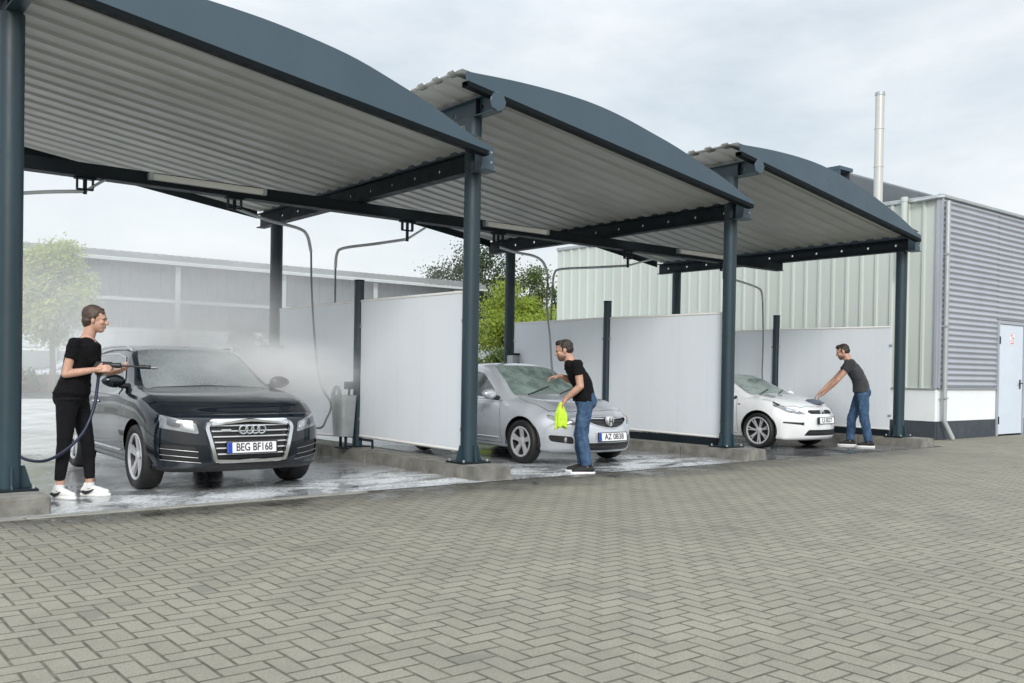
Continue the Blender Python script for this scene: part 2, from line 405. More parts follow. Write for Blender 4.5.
# ------------------------------------------------------------------ ground
def flat(name, x0, x1, y0, y1, z, m):
    mb = MB(); mb.sheet([[V(x0, y0, z), V(x1, y0, z)], [V(x0, y1, z), V(x1, y1, z)]])
    return tag(mb.done(name, m, smooth=0), kind='structure')
def paving():
    m, t, b = nt('herringbone_pavers')
    pos = t.nodes.new('ShaderNodeNewGeometry').outputs['Position']
    sp = t.nodes.new('ShaderNodeSeparateXYZ'); L(t, pos, sp.inputs[0])
    W = .102
    # slight laying tolerance
    wob = t.nodes.new('ShaderNodeTexNoise'); wob.inputs['Scale'].default_value = 5; L(t, pos, wob.inputs['Vector'])
    sw = t.nodes.new('ShaderNodeSeparateColor'); L(t, wob.outputs['Color'], sw.inputs[0])
    x = mth(t, 'ADD', mth(t, 'DIVIDE', sp.outputs[0], W), mth(t, 'MULTIPLY', mth(t, 'SUBTRACT', sw.outputs[0], .5), .10))
    y = mth(t, 'ADD', mth(t, 'DIVIDE', sp.outputs[1], W), mth(t, 'MULTIPLY', mth(t, 'SUBTRACT', sw.outputs[1], .5), .10))
    i, j = mth(t, 'FLOOR', x), mth(t, 'FLOOR', y)
    fx, fy = mth(t, 'SUBTRACT', x, i), mth(t, 'SUBTRACT', y, j)
    k = mth(t, 'FLOORED_MODULO', mth(t, 'SUBTRACT', i, j), 4)
    eq = lambda v: mth(t, 'COMPARE', k, float(v), .1)
    e0, e1, e2, e3 = eq(0), eq(1), eq(2), eq(3)
    dl = mth(t, 'ADD', fx, mth(t, 'MULTIPLY', e1, 5)); dr = mth(t, 'ADD', mth(t, 'SUBTRACT', 1, fx), mth(t, 'MULTIPLY', e0, 5))
    db = mth(t, 'ADD', fy, mth(t, 'MULTIPLY', e2, 5)); dt = mth(t, 'ADD', mth(t, 'SUBTRACT', 1, fy), mth(t, 'MULTIPLY', e3, 5))
    d = mth(t, 'MINIMUM', mth(t, 'MINIMUM', dl, dr), mth(t, 'MINIMUM', db, dt))
    cv = t.nodes.new('ShaderNodeCombineXYZ')
    L(t, mth(t, 'SUBTRACT', i, e1), cv.inputs[0]); L(t, mth(t, 'SUBTRACT', j, e2), cv.inputs[1])
    wn = t.nodes.new('ShaderNodeTexWhiteNoise'); wn.noise_dimensions = '2D'; L(t, cv.outputs[0], wn.inputs['Vector'])
    rnd = wn.outputs['Value']
    big = nz(t, pos, .33, 5, .6); mid = nz(t, pos, 2.2, 6, .65); fine = nz(t, pos, 75, 4, .7); spk = nz(t, pos, 120, 3, .7)
    base = mixc(t, rnd, (.272, .255, .198), (.318, .299, .236))
    base = mixc(t, ramp(t, big, (.35, .65, 0, .5)), base, (.205, .195, .155))
    base = mixc(t, ramp(t, mid, (.42, .72, 0, .65)), base, (.165, .158, .13))
    base = mixc(t, ramp(t, fine, (.35, .65, 0, .6)), base, (.15, .145, .12))
    base = mixc(t, ramp(t, spk, (.52, .68, 0, .7)), base, (.085, .082, .068))
    # odd stained stones
    st = mth(t, 'MULTIPLY', mth(t, 'GREATER_THAN', rnd, .975), ramp(t, mid, (.42, .55, 0, .55)))
    base = mixc(t, st, base, (.12, .118, .10))
    # oil drips, tyre scuffs and damp patches
    oil = mth(t, 'MULTIPLY', ramp(t, nz(t, pos, .9, 3, .5), (.60, .70, 0, 1)), ramp(t, nz(t, pos, 7, 5, .7), (.45, .62, 0, 1)))
    base = mixc(t, mth(t, 'MULTIPLY', oil, .55), base, (.10, .095, .08))
    scf = ramp(t, nz(t, mapping(t, pos, (.35, 2.6, 1)), 1.6, 5, .6), (.60, .72, 0, .5))
    base = mixc(t, scf, base, (.15, .145, .12))
    joint = ramp(t, d, (.045, .095, 1, 0))
    jc = mixc(t, ramp(t, nz(t, pos, 3.1, 5, .6), (.45, .65, 0, 1)), (.065, .059, .044), (.085, .08, .052))
    col = mixc(t, mth(t, 'MULTIPLY', joint, ramp(t, nz(t, pos, 9, 3), (.3, .6, .55, 1))), base, jc)
    # water running out of the bays
    yy = mth(t, 'ADD', sp.outputs[1], mth(t, 'MULTIPLY', mth(t, 'SUBTRACT', nz(t, pos, 1.3, 6, .65), .5), 1.5))
    xx = ramp(t, sp.outputs[0], (7.2, 9.5, 1, .6)); xe = ramp(t, sp.outputs[0], (12.5, 14.6, 1, 0))
    wet = mth(t, 'MULTIPLY', mth(t, 'MULTIPLY', ramp(t, yy, (-1.45, -.85, 0, 1)), xx), xe)
    pud = mth(t, 'MULTIPLY', wet, ramp(t, nz(t, pos, 2.6, 5, .6), (.4, .6, .25, 1)))
    col = mixc(t, mth(t, 'MULTIPLY', wet, .88), col, mixc(t, 1, col, (.28, .285, .29), 'MULTIPLY'))
    L(t, col, b.inputs['Base Color'])
    rg = mixc(t, pud, (.86, .86, .86), (.12, .12, .12)); L(t, rg, b.inputs['Roughness'])
    h = mth(t, 'SUBTRACT', mth(t, 'ADD', mth(t, 'MULTIPLY', fine, .25), mth(t, 'MULTIPLY', rnd, .25)), joint)
    h = mth(t, 'MULTIPLY', h, mth(t, 'SUBTRACT', 1, mth(t, 'MULTIPLY', pud, .8)))
    bump(t, b, h, .4, .005)
    return m
def slab(name, col, foam, wetlo=.06, wethi=.4):
    m, t, b = nt(name); pos = t.nodes.new('ShaderNodeNewGeometry').outputs['Position']
    sp = t.nodes.new('ShaderNodeSeparateXYZ'); L(t, pos, sp.inputs[0])
    a = nz(t, pos, .8, 6, .6); f = nz(t, pos, 30, 5, .7); w = nz(t, pos, 1.6, 6, .62, .4)
    c = mixc(t, ramp(t, a, (.3, .7, 0, 1)), tuple(x*.75 for x in col), tuple(x*1.2 for x in col))
    c = mixc(t, ramp(t, f, (.4, .75, 0, .4)), c, tuple(x*.55 for x in col))
    rough = ramp(t, w, (.42, .62, wetlo, wethi))
    h = mth(t, 'MULTIPLY', f, ramp(t, w, (.42, .62, .05, 1)))
    if foam:
        # suds drifting towards the front edge
        fy = mth(t, 'MULTIPLY', ramp(t, sp.outputs[1], (-.70, -.35, .55, 1)), ramp(t, sp.outputs[1], (.2, 1.5, 1, .12)))
        fx = ramp(t, sp.outputs[0], (8.2, 9.6, 1, .15))
        s1 = ramp(t, nz(t, mapping(t, pos, (1, 1.5, 1)), 1.5, 6, .68, .7), (.42, .58, 0, 1))
        s2 = ramp(t, nz(t, mapping(t, pos, (1, 1.8, 1)), 24, 5, .75, .5), (.40, .58, .25, 1))
        k = mth(t, 'MULTIPLY', mth(t, 'MULTIPLY', s1, s2), mth(t, 'MULTIPLY', mth(t, 'MULTIPLY', fx, fy), foam))
        c = mixc(t, k, c, (.78, .81, .83))
        rough = mth(t, 'ADD', rough, mth(t, 'MULTIPLY', k, .4))
        h = mth(t, 'ADD', h, mth(t, 'MULTIPLY', k, 1.5))
    if foam:
        dr = ramp(t, mth(t, 'ADD', sp.outputs[1], mth(t, 'MULTIPLY', mth(t, 'SUBTRACT', w, .5), 5)), (2.6, 5.8, 0, 1))      # drier towards the yard
        c = mixc(t, dr, c, mixc(t, ramp(t, a, (.3, .7, 0, 1)), (.40, .405, .40), (.56, .565, .56)))
        rough = mth(t, 'ADD', rough, mth(t, 'MULTIPLY', dr, .3))
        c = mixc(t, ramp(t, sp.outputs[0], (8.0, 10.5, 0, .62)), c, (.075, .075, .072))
    L(t, c, b.inputs['Base Color']); L(t, rough, b.inputs['Roughness'])
    bump(t, b, h, .14, .003)
    return m
def grassy():
    m, t, b = nt('verge_grass'); pos = t.nodes.new('ShaderNodeNewGeometry').outputs['Position']
    c = mixc(t, nz(t, pos, 1.2, 6), (.05, .075, .025), (.10, .125, .05))
    c = mixc(t, ramp(t, nz(t, pos, 40, 4), (.4, .7, 0, .6)), c, (.03, .05, .015))
    L(t, c, b.inputs['Base Color']); b.inputs['Roughness'].default_value = .9
    bump(t, b, nz(t, pos, 30, 4), .8, .05)
    return m
flat('ground', -600, 700, -600, 900, -.012, grassy())
flat('paved_forecourt', -45, 70, -45, .30, 0, paving())
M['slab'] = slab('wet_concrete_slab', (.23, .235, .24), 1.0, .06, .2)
M['yard'] = slab('yard_concrete', (.50, .505, .50), 0, .30, .5)
M['asphalt'] = slab('asphalt', (.06, .062, .064), 0, .4, .8)
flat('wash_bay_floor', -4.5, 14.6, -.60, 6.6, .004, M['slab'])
flat('yard', -45, 16.1, 6.6, 27, 0, M['yard'])
flat('back_yard', 16.1, 60, 6.6, 27, -.004, M['yard'])
flat('road', -200, 200, 27, 35.2, -.006, M['asphalt'])
eb = MB()
for k in range(-5, 3):
    if 1: eb.box(k+.004, k+.996, -.70, -.601, -.02, .009)
tag(eb.bevel(.006).done('edging_strip', mat('edging_stone', (.23, .225, .20), .8, 0, .2, 5, .3, 50)), kind='structure')

# ------------------------------------------------------------------ wash bays
BAY = 4.7
XO = (0, 0, -.05, .08)      # setting-out tolerance of the columns
ZC = (3.378, 3.378, 3.378)
# I beam along local Y between y0 and y1, web pierced by round holes
def ibeam(mb, x, y0, y1, z0, z1, w=.13, tf=.014, tw=.012, hole=.021, pitch=.5):
    mb.box(x-w/2, x+w/2, y0, y1, z0, z0+tf); mb.box(x-w/2, x+w/2, y0, y1, z1-tf, z1)
    a, b = z0+tf, z1-tf; zc = (a+b)/2; n = max(1, int((y1-y0)/pitch)); st = (y1-y0)/n; q = 16
    for side in (-1, 1):
        xs = x + side*tw/2
        for c in range(n):
            ya, yb = y0+c*st, y0+(c+1)*st; yc = (ya+yb)/2
            ci = [mb.bm.verts.new((xs, yc+hole*math.cos(2*math.pi*i/q), zc+hole*math.sin(2*math.pi*i/q))) for i in range(q)]
            corners = {2: (yb, b), 6: (ya, b), 10: (ya, a), 14: (yb, a)}
            ou = []
            for i in range(q):
                an = 2*math.pi*i/q; dy, dz = math.cos(an), math.sin(an)
                if i in corners: p = corners[i]
                elif i < 2 or i > 14: p = (yb, lerp(zc, b if dz > 0 else a, abs(dz)/.75))
                elif i < 6: p = (lerp(yc, yb if dy > 0 else ya, abs(dy)/.75), b)
                elif i < 10: p = (ya, lerp(zc, b if dz > 0 else a, abs(dz)/.75))
                else: p = (lerp(yc, yb if dy > 0 else ya, abs(dy)/.75), a)
                ou.append(mb.bm.verts.new((xs, *p)))
            mb.bridge(ci, ou)
def arc_top(s):      # height of the fascia's upper edge, s in 0..1 across the bay
    pts = ((0, 4.395), (.09, 4.425), (.18, 4.44), (.28, 4.44), (.37, 4.42), (.45, 4.375), (.5, 4.335), (.6, 4.235), (.67, 4.165), (.766, 4.025), (.84, 3.93), (.88, 3.865), (.94, 3.745), (1, 3.645))
    for (a, za), (b, zb) in zip(pts, pts[1:]):
        if a <= s <= b: 
            t = (s-a)/(b-a); return lerp(za, zb, t)
    return pts[-1][1]
def arc_bot(s):      # underside of the sheet, bowed slightly
    return lerp(4.285, 3.585, s)
XL, XR, YF, YB = -.42, 4.58, -.45, 5.62
def bay_canopy(idx, label):
    X0 = idx*BAY
    t = thing('wash_bay_canopy', label, 'canopy', (X0, 0, 0), 0, 'curved canopies over the wash bays')
    NS = 40
    xs = lambda s: lerp(XL, XR, s)
    # fascia: a crescent plate with a folded lower lip
    def fascia(name, y, th, drop):
        mb = MB()
        for k in range(NS):
            s0, s1 = k/NS, (k+1)/NS
            pass
        fr, bk = [], []
        for yy, lst in ((y, fr), (y+th, bk)):
            lo = [mb.bm.verts.new((xs(k/NS), yy, arc_bot(k/NS)+drop)) for k in range(NS+1)]
            hi = [mb.bm.verts.new((xs(k/NS), yy, max(arc_bot(k/NS)+drop+.012, SMT(k/NS)))) for k in range(NS+1)]
            lst += [lo, hi]
        for k in range(NS):
            mb.bm.faces.new((fr[0][k], fr[0][k+1], fr[1][k+1], fr[1][k]))
            mb.bm.faces.new((bk[0][k+1], bk[0][k], bk[1][k], bk[1][k+1]))
            mb.bm.faces.new((fr[1][k], fr[1][k+1], bk[1][k+1], bk[1][k]))
            mb.bm.faces.new((fr[0][k+1], fr[0][k], bk[0][k], bk[0][k+1]))
        for k in (0, NS): mb.bm.faces.new((fr[0][k], fr[1][k], bk[1][k], bk[0][k]))
        return mb.done(name, M['fascia'], t, smooth=30)
    # running average rounds the corners of the table
    RISE = (.075, -.015, .0)[idx]
    def SMT(s): return RISE*math.sin(math.pi*max(0, min(1, (s-.35)/.65)))**1.5 + sum(arc_top(min(1, max(0, s+d))) for d in (-.04, -.02, 0, .02, .04))/5
    fascia('fascia', YF, .03, .015)
    mb = MB()      # dark angle under the fascia
    for k in range(NS):
        a, b = k/NS, (k+1)/NS
        for (q0, q1) in (((YF-.004, -.035), (YF+.10, .018)),):
            z0, z1 = arc_bot(a), arc_bot(b)
            v = [mb.bm.verts.new(p) for p in ((xs(a), q0[0], z0+q0[1]), (xs(b), q0[0], z1+q0[1]), (xs(b), q0[0], z1+q1[1]), (xs(a), q0[0], z0+q1[1]),
                 (xs(a), q1[0], z0+q0[1]), (xs(b), q1[0], z1+q0[1]), (xs(b), q1[0], z1+q1[1]), (xs(a), q1[0], z0+q1[1]))]
            for f in ((0,1,2,3),(5,4,7,6),(4,5,1,0),(3,2,6,7)): mb.bm.faces.new([v[i] for i in f])
    mb.done('fascia_lip', M['lip'], t, smooth=0)
    # trapezoidal sheeting, ribs running across the bay
    prof = []; y = YF+.14; P = .30
    while y < YB-.01:
        for dy, dz in ((0, .0), (.12, .0), (.155, .024), (.265, .024)):
            if y+dy <= YB: prof.append((y+dy, dz))
        y += P
    mb = MB()
    mb.sheet([[V(xs(k/NS)-(.03 if k == 0 else 0), py, arc_bot(k/NS)+.085+pz) for (py, pz) in prof] for k in range(NS+1)])
    so = mb.done('soffit_sheet', M['soffit'], t, smooth=25)
    # outer skin over the crescent, same ribs
    mb = MB()
    prof2 = []; y = YF+.03
    while y < YB-.01:
        for dy, dz in ((0, 0), (.14, 0), (.17, .026), (.27, .026)):
            if y+dy <= YB: prof2.append((y+dy, dz))
        y += P
    mb.sheet([[V(xs(k/NS)-(.05 if k == 0 else 0), py, max(arc_bot(k/NS)+.14, SMT(k/NS)-.075)+pz) for (py, pz) in prof2] for k in range(NS+1)])
    mb.done('roof_sheet', M['roofsheet'], t, smooth=25)
    mb = MB()      # rear closing strip
    mb.sheet([[V(xs(k/NS), YB, arc_bot(k/NS)-.01), V(xs(k/NS), YB, max(arc_bot(k/NS)+.15, SMT(k/NS)+.0))] for k in range(NS+1)])
    mb.done('rear_trim', M['steel_dark'], t)
    # high beam on the left (round-ended), low beam on the right
    mb = MB(); ibeam(mb, 0, -.44, 5.5, 4.055, 4.265, .13)
    mb.done('high_beam', M['steel'], t, smooth=20)
    mb = MB(); mb.lathe([(.0, -.455), (.105, -.455), (.112, -.45), (.112, -.442), (.105, -.437)], (0, 0, 4.16), 'Y', 8)
    mb.done('beam_end_plate', M['fascia'], t, smooth=20)
    for y in (-.12, 2.4, 5.0):
        mb = MB(); mb.box(-.062, .062, y-.006, y+.006, 4.07, 4.25); mb.done('web_stiffener', M['steel_dark'], t, smooth=0)
    xr = BAY+XO[idx+1]
    mb = MB(); ibeam(mb, xr-.02, -.16, 5.72, 3.44, 3.665, .14)
    mb.done('low_beam', M['steel_dark'], t, smooth=20)
    mb = MB(); mb.box(xr-.10, xr+.07, -.30, -.16, 3.435, 3.70); mb.box(xr-.13, xr+.1, -.31, -.12, 3.42, 3.434)
    mb.bevel(.008).done('beam_end_plate', M['fascia'], t, smooth=20)
    for q in (3.52, 3.63):
        mb = MB(); mb.lathe([(.012, -.306), (.012, -.301)], (xr+.03, 0, q), 'Y', 8); mb.done('bolt', M['galv'], t)
    mb = MB(); mb.box(xr-.03, xr-.012, -.15, 5.6, 3.666, 3.755); mb.done('closure_strip', M['steel_dark'], t, smooth=0)  # added to block light leaking between the soffit ribs and the beam
    # purlin across the bay at mid depth, hung below the low beam
    zc = ZC[idx]
    mb = MB(); mb.box(.001 if idx else -.6, BAY-.001 if idx < 2 else BAY+.12, 2.50, 2.62, zc-.085, zc+.06); mb.box(.001 if idx else -.6, BAY-.001 if idx < 2 else BAY+.12, 2.47, 2.65, zc-.095, zc-.0851)
    mb.bevel(.004).done('cross_beam', M['steel_dark'], t, smooth=20)
    return t
bays = [bay_canopy(0, 'large curved canopy over the dark SUV and the woman, nearest the camera'),
        bay_canopy(1, 'middle curved canopy roof above the silver sedan'),
        bay_canopy(2, 'farthest curved canopy roof, over the white car beside the pale building')]

def steel_column(x, y, ztop, z0, label, group, cap=True):
    t = thing('steel_column', label, 'column', (x, y, z0), 0, group)
    mb = MB(); mb.tube([(0, 0, .02), (0, 0, ztop-z0)], .095, 28); mb.done('shaft', M['steel'], t, smooth=40)
    mb = MB(); mb.box(-.2, .2, -.17, .17, 0, .02)
    mb.bevel(.004).done('base_plate', M['steel_dark'], t, smooth=0)
    for k, (dx, dy) in enumerate(((1, 0), (-1, 0), (0, 1), (0, -1))):
        mb = MB(); e = .19 if dx else .16
        f = lambda o: (lambda a, b: V(dx*a - dy*o, dy*a + dx*o, b))
        mb.prism([(.085, .02), (e, .02), (e-.02, .05), (.125, .2), (.085, .2)], f(-.008), f(.008))
        mb.done('gusset', M['steel'], t, smooth=0)
    for sx in (-.165, .165):
        for sy in (-.135, .135): 
            mb = MB(); mb.lathe([(.013, .02), (.013, .045)], (sx, sy, 0), 'Z', 6); mb.done('anchor_bolt', M['galv'], t, smooth=0)
    return t
ZK = .15
gF, gB = 'front columns of the wash bays', 'rear columns of the wash bays'
steel_column(0, 0, 4.055, ZK, 'tall dark teal column at the left edge beside the woman', gF)
steel_column(BAY, 0, 4.055, ZK, 'dark teal column between the SUV and the silver sedan', gF)
steel_column(2*BAY+XO[2], 0, 4.055, ZK, 'dark teal column between the silver sedan and the white car', gF)
steel_column(3*BAY+XO[3], 0, 3.435, ZK, 'dark teal column standing in front of the pale ribbed wall', gF)
steel_column(BAY, 5.15, 3.435, ZK, 'rear column behind the dark SUV, faint in the mist', gB)
steel_column(2*BAY, 5.15, 3.435, ZK, 'rear column behind the silver sedan with green bushes beyond', gB)
steel_column(3*BAY, 5.15, 3.435, ZK, 'rear column close to the pale ribbed wall', gB)

def kerb(x, label):
    mb = MB(); y = -.52
    while y < 6.1:
        y1 = min(y+1.2, 6.2); mb.box(x-.235, x+.235, y, y1-.006, -.02, ZK); y = y1
    mb.bevel(.014, 2)
    for v in mb.bm.verts:
        v.co += V(*(random.uniform(-.002, .002) for _ in range(3)))
    tag(mb.done('concrete_kerb', M['concrete'], None, None, smooth=30), label, 'kerb', 'concrete kerbs under the columns')
kerb(-.02, 'weathered concrete kerb under the leftmost column')
kerb(BAY-.02, 'concrete kerb dividing the SUV bay from the silver sedan bay')
kerb(2*BAY-.05, 'concrete kerb dividing the silver sedan bay from the white car bay')
kerb(3*BAY+.12, 'concrete kerb at the foot of the pale building')

def screen(x, y0, y1, zt0, zt1, zb0, zb1, label):
    t = thing('wash_screen', label, 'screen', (x, y0, 0), 0, 'white splash screens between the bays')
    mb = MB(); n = 14; g = []
    for side, dx in ((0, -.012), (1, .012)):
        g.append([[V(dx + .006*math.sin(3.1*a+x)*math.sin(math.pi*b), lerp(0, y1-y0, a), lerp(lerp(zb0, zb1, a), lerp(zt0, zt1, a), b)) for a in [i/n for i in range(n+1)]] for b in (0, .08, .25, .5, .75, .92, 1)])
    mb.sheet(g[0]); mb.sheet(g[1])
    for a in (0, -1):
        mb.sheet([g[0][a], g[1][a]])
        mb.sheet([[r[a] for r in g[0]], [r[a] for r in g[1]]])
    bmesh.ops.remove_doubles(mb.bm, verts=mb.bm.verts, dist=1e-5)
    mb.done('sheet', M['panel'], t, smooth=30)
    for z0, z1, nm in ((zt0, zt1, 'top_rail'), (zb0, zb1, 'bottom_rail')):
        mb = MB(); mb.tube([(0, .0, z0), (0, y1-y0, z1)], .021, 10); mb.done(nm, M['white'], t)
    for a, zz in ((.0, .5), (.0, 1.75), (y1-y0, .5), (y1-y0, 1.75)):
        mb = MB(); mb.box(-.02, .02, a-.02, a+.02, zz, zz+.04); mb.done('clamp', M['galv'], t, smooth=0)
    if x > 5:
        mb = MB(); mb.box(-.02, .02, .02, y1-y0-.02, ZK+.001, .262); mb.done('gap_shade_strip', M['steel_dark'], t, smooth=0)  # dark strip standing in for the shade in the gap under the screen
    return t
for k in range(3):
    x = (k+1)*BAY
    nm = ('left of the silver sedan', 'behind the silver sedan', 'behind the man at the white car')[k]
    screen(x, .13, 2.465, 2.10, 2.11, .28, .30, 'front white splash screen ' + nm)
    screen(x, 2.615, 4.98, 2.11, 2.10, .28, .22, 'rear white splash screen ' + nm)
    t = thing('screen_post', 'dark post between the two white screens ' + nm, 'post', (x, 2.54, ZK), 0, 'posts holding the white screens')
    mb = MB(); mb.tube([(0, 0, 0), (0, 0, 2.23)], .066, 20); mb.done('shaft', M['steel'], t, smooth=40)
    mb = MB(); mb.box(-.13, .13, -.13, .13, .0, .015); mb.done('base_plate', M['steel_dark'], t, smooth=0)
    mb = MB(); mb.lathe([(.0, 2.23), (.069, 2.23), (.069, 2.25), (.0, 2.255)], (0, 0, 0), 'Z', 20); mb.done('cap', M['steel_dark'], t)
    mb = MB(); mb.tube([(0, -.08, .105), (0, -.40, .105), (0, -.40, 0)], .018, 8); mb.done('foot_bracket', M['steel_dark'], t, smooth=40)
for k in (0, 1):
    x = (4.60, 9.45)[k]
    t = thing('pump_cabinet', ('pale grey pump cabinet with a faded red panel at the rear column behind the SUV', 'grey pump cabinet at the rear column behind the silver sedan')[k], 'cabinet', (x, 5.12, ZK), 0, 'pump cabinets at the rear columns')
    mb = MB(); mb.box(-.22, .22, -.30, -.12, 0, 1.36); mb.bevel(.01).done('housing', M['galv'], t, smooth=20)
    mb = MB(); mb.box(-.235, .235, -.315, -.105, 1.361, 1.39); mb.bevel(.006).done('lid', M['steel_dark'], t, smooth=20)
    mb = MB(); mb.box(-.10, .06, -.306, -.301, .75, 1.22); mb.done('panel', M['faded'] if k == 0 else M['steel_dark'], t, smooth=0)

# strip lights on the cross beams
for k, (x0, x1) in enumerate(((1.9, 3.28), (6.75, 7.95), (11.05, 12.40))):
    zc = ZC[k]
    t = thing('strip_light', 'long white strip light under the ' + ('nearest', 'middle', 'farthest')[k] + ' canopy', 'light', ((x0+x1)/2, 2.44, zc), 0, 'strip lights on the cross beams')
    h = (x1-x0)/2
    mb = MB(); mb.box(-h, h, -.03, .055, -.035, .035); mb.bevel(.012, 2).done('diffuser', M['tube'], t)
    for s in (-1, 1):
        mb = MB(); mb.box(s*h-.025, s*h+.025, -.034, .056, -.04, .04); mb.bevel(.004).done('end_cap', M['galv'], t, smooth=0)

def boom(bx, zc, path, hose_pts, label, extra=None, gun=False):
    t = thing('hose_boom', label, 'hose boom', (bx, 2.56, 0), 0, 'ceiling booms carrying the wash hoses')
    o = V(bx, 2.56, 0)
    mb = MB(); mb.box(-.11, .11, -.055, .055, zc-.115, zc-.098); mb.box(-.09, -.075, -.03, .03, zc-.22, zc-.116); mb.box(.075, .09, -.03, .03, zc-.22, zc-.116); mb.box(-.09, .09, -.03, .03, zc-.235, zc-.2201)
    mb.bevel(.005).done('bracket', M['steel_dark'], t, smooth=20)
    mb = MB(); z = path[0][2]; mb.tube([(0, 0, zc-.12), (0, 0, z-.03)], .022, 12); mb.done('swivel', M['steel_dark'], t)
    mb = MB(); mb.tube([Vector(p)-o for p in smooth_path(path, 6)], .021, 8)
    if extra: mb.tube([Vector(p)-o for p in extra], .016, 8)
    mb.done('arm', M['galv'], t)
    mb = MB(); mb.tube([Vector(p)-o for p in smooth_path(hose_pts, 10)], .014, 8); mb.done('hose', M['hose'], t)
    return t
zz = ZC
boom(1.22, zz[0], [(1.22, 2.56, 3.13), (.85, 2.75, 3.10), (.42, 2.95, 3.04), (.2, 3.0, 3.0)], [(.2, 3.0, 3.0), (.12, 3.0, 2.9), (.1, 2.9, 2.0), (.1, 2.2, .8), (.12, 1.2, .22), (.05, .7, .2), (-.01, .45, .30)],
     'boom arm reaching left towards the leftmost column, under the nearest canopy', [(1.22, 2.56, 3.13), (1.42, 2.52, 3.28)])
boom(2.95, zz[0], [(2.95, 2.56, 3.16), (3.45, 2.70, 3.08), (3.92, 2.80, 3.04), (4.06, 2.82, 2.96), (4.12, 2.82, 2.75)], [(4.12, 2.82, 2.75), (4.13, 2.80, 2.2), (4.17, 2.76, 1.5), (4.22, 2.7, 1.0), (4.34, 2.62, .72), (4.26, 2.6, .52), (4.2, 2.6, .42), (4.16, 2.75, .4)],
     'boom arm with a thin hose hanging in front of the misty white screen')
boom(5.46, zz[1], [(5.46, 2.56, 3.03), (5.2, 3.0, 2.98), (4.92, 3.40, 2.93), (4.87, 3.5, 2.85), (4.86, 3.52, 2.65)], [(4.86, 3.52, 2.65), (4.86, 3.5, 1.9), (4.88, 3.4, 1.0), (4.9, 3.2, .5)],
     'boom arm bent to the left behind the second column, above the white screens', [(5.46, 2.56, 3.03), (5.75, 2.54, 3.22)])
boom(7.08, zz[1], [(7.08, 2.56, 3.08), (7.5, 2.68, 3.05), (7.98, 2.78, 3.04), (8.20, 2.8, 2.95), (8.28, 2.78, 2.74)], [(8.28, 2.78, 2.74), (7.95, 2.42, 2.25), (7.33, 1.62, 1.68), (6.66, .82, 1.32), (6.12, .16, 1.14), (5.885, -.125, 1.12)],
     'boom with a hose running down to the hand of the man at the silver sedan')
boom(9.88, zz[2], [(9.88, 2.56, 3.03), (9.75, 3.2, 3.04), (9.58, 3.92, 3.05), (9.54, 4.05, 2.98), (9.53, 4.08, 2.8)], [(9.53, 4.08, 2.8), (9.52, 4.1, 2.0), (9.5, 4.0, 1.0), (9.55, 3.9, .5)],
     'boom arm bent to the left above the far white screens', [(9.88, 2.56, 3.03), (10.5, 2.54, 3.2)])
boom(12.45, zz[2], [(12.45, 2.56, 3.03), (13.1, 2.66, 3.0), (13.72, 2.72, 2.93), (13.86, 2.73, 2.84), (13.9, 2.73, 2.65)], [(13.9, 2.73, 2.65), (13.92, 2.72, 1.9), (13.92, 2.72, 1.1), (13.9, 2.6, .6), (13.85, 2.4, .42)],
     'boom with a hose hanging beside the pale ribbed wall')

# brush holder beside the middle post of the first divider
t = thing('brush_holder', 'grey tapered brush holder with a hooked pipe in the mist', 'brush holder', (4.42, 2.42, ZK), 0)
mb = MB(); mb.lathe([(.10, .16), (.13, .16), (.165, .68), (.175, .70), (.160, .70), (.12, .2), (.0, .2)], (0, 0, 0), 'Z', 20); mb.done('tub', M['galv'], t)
mb = MB(); mb.tube([(0, -.07, 0), (0, -.07, .17)], .02, 8); mb.tube([(0, .07, 0), (0, .07, .17)], .02, 8); mb.box(-.08, .08, -.1, .1, 0, .014); mb.done('stand', M['steel_dark'], t)
mb = MB(); mb.tube(smooth_path([(0, .06, .3), (0, .12, .72), (0, .2, .8), (0, .28, .74), (0, .31, .62)], 6), .026, 8); mb.done('hook_pipe', M['hose'], t)
mb = MB(); mb.tube([(.02, -.06, .3), (.03, -.1, .84)], .016, 8); mb.box(-.03, .08, -.15, -.05, .78, .88); mb.bevel(.008).done('brush', M['steel_dark'], t)

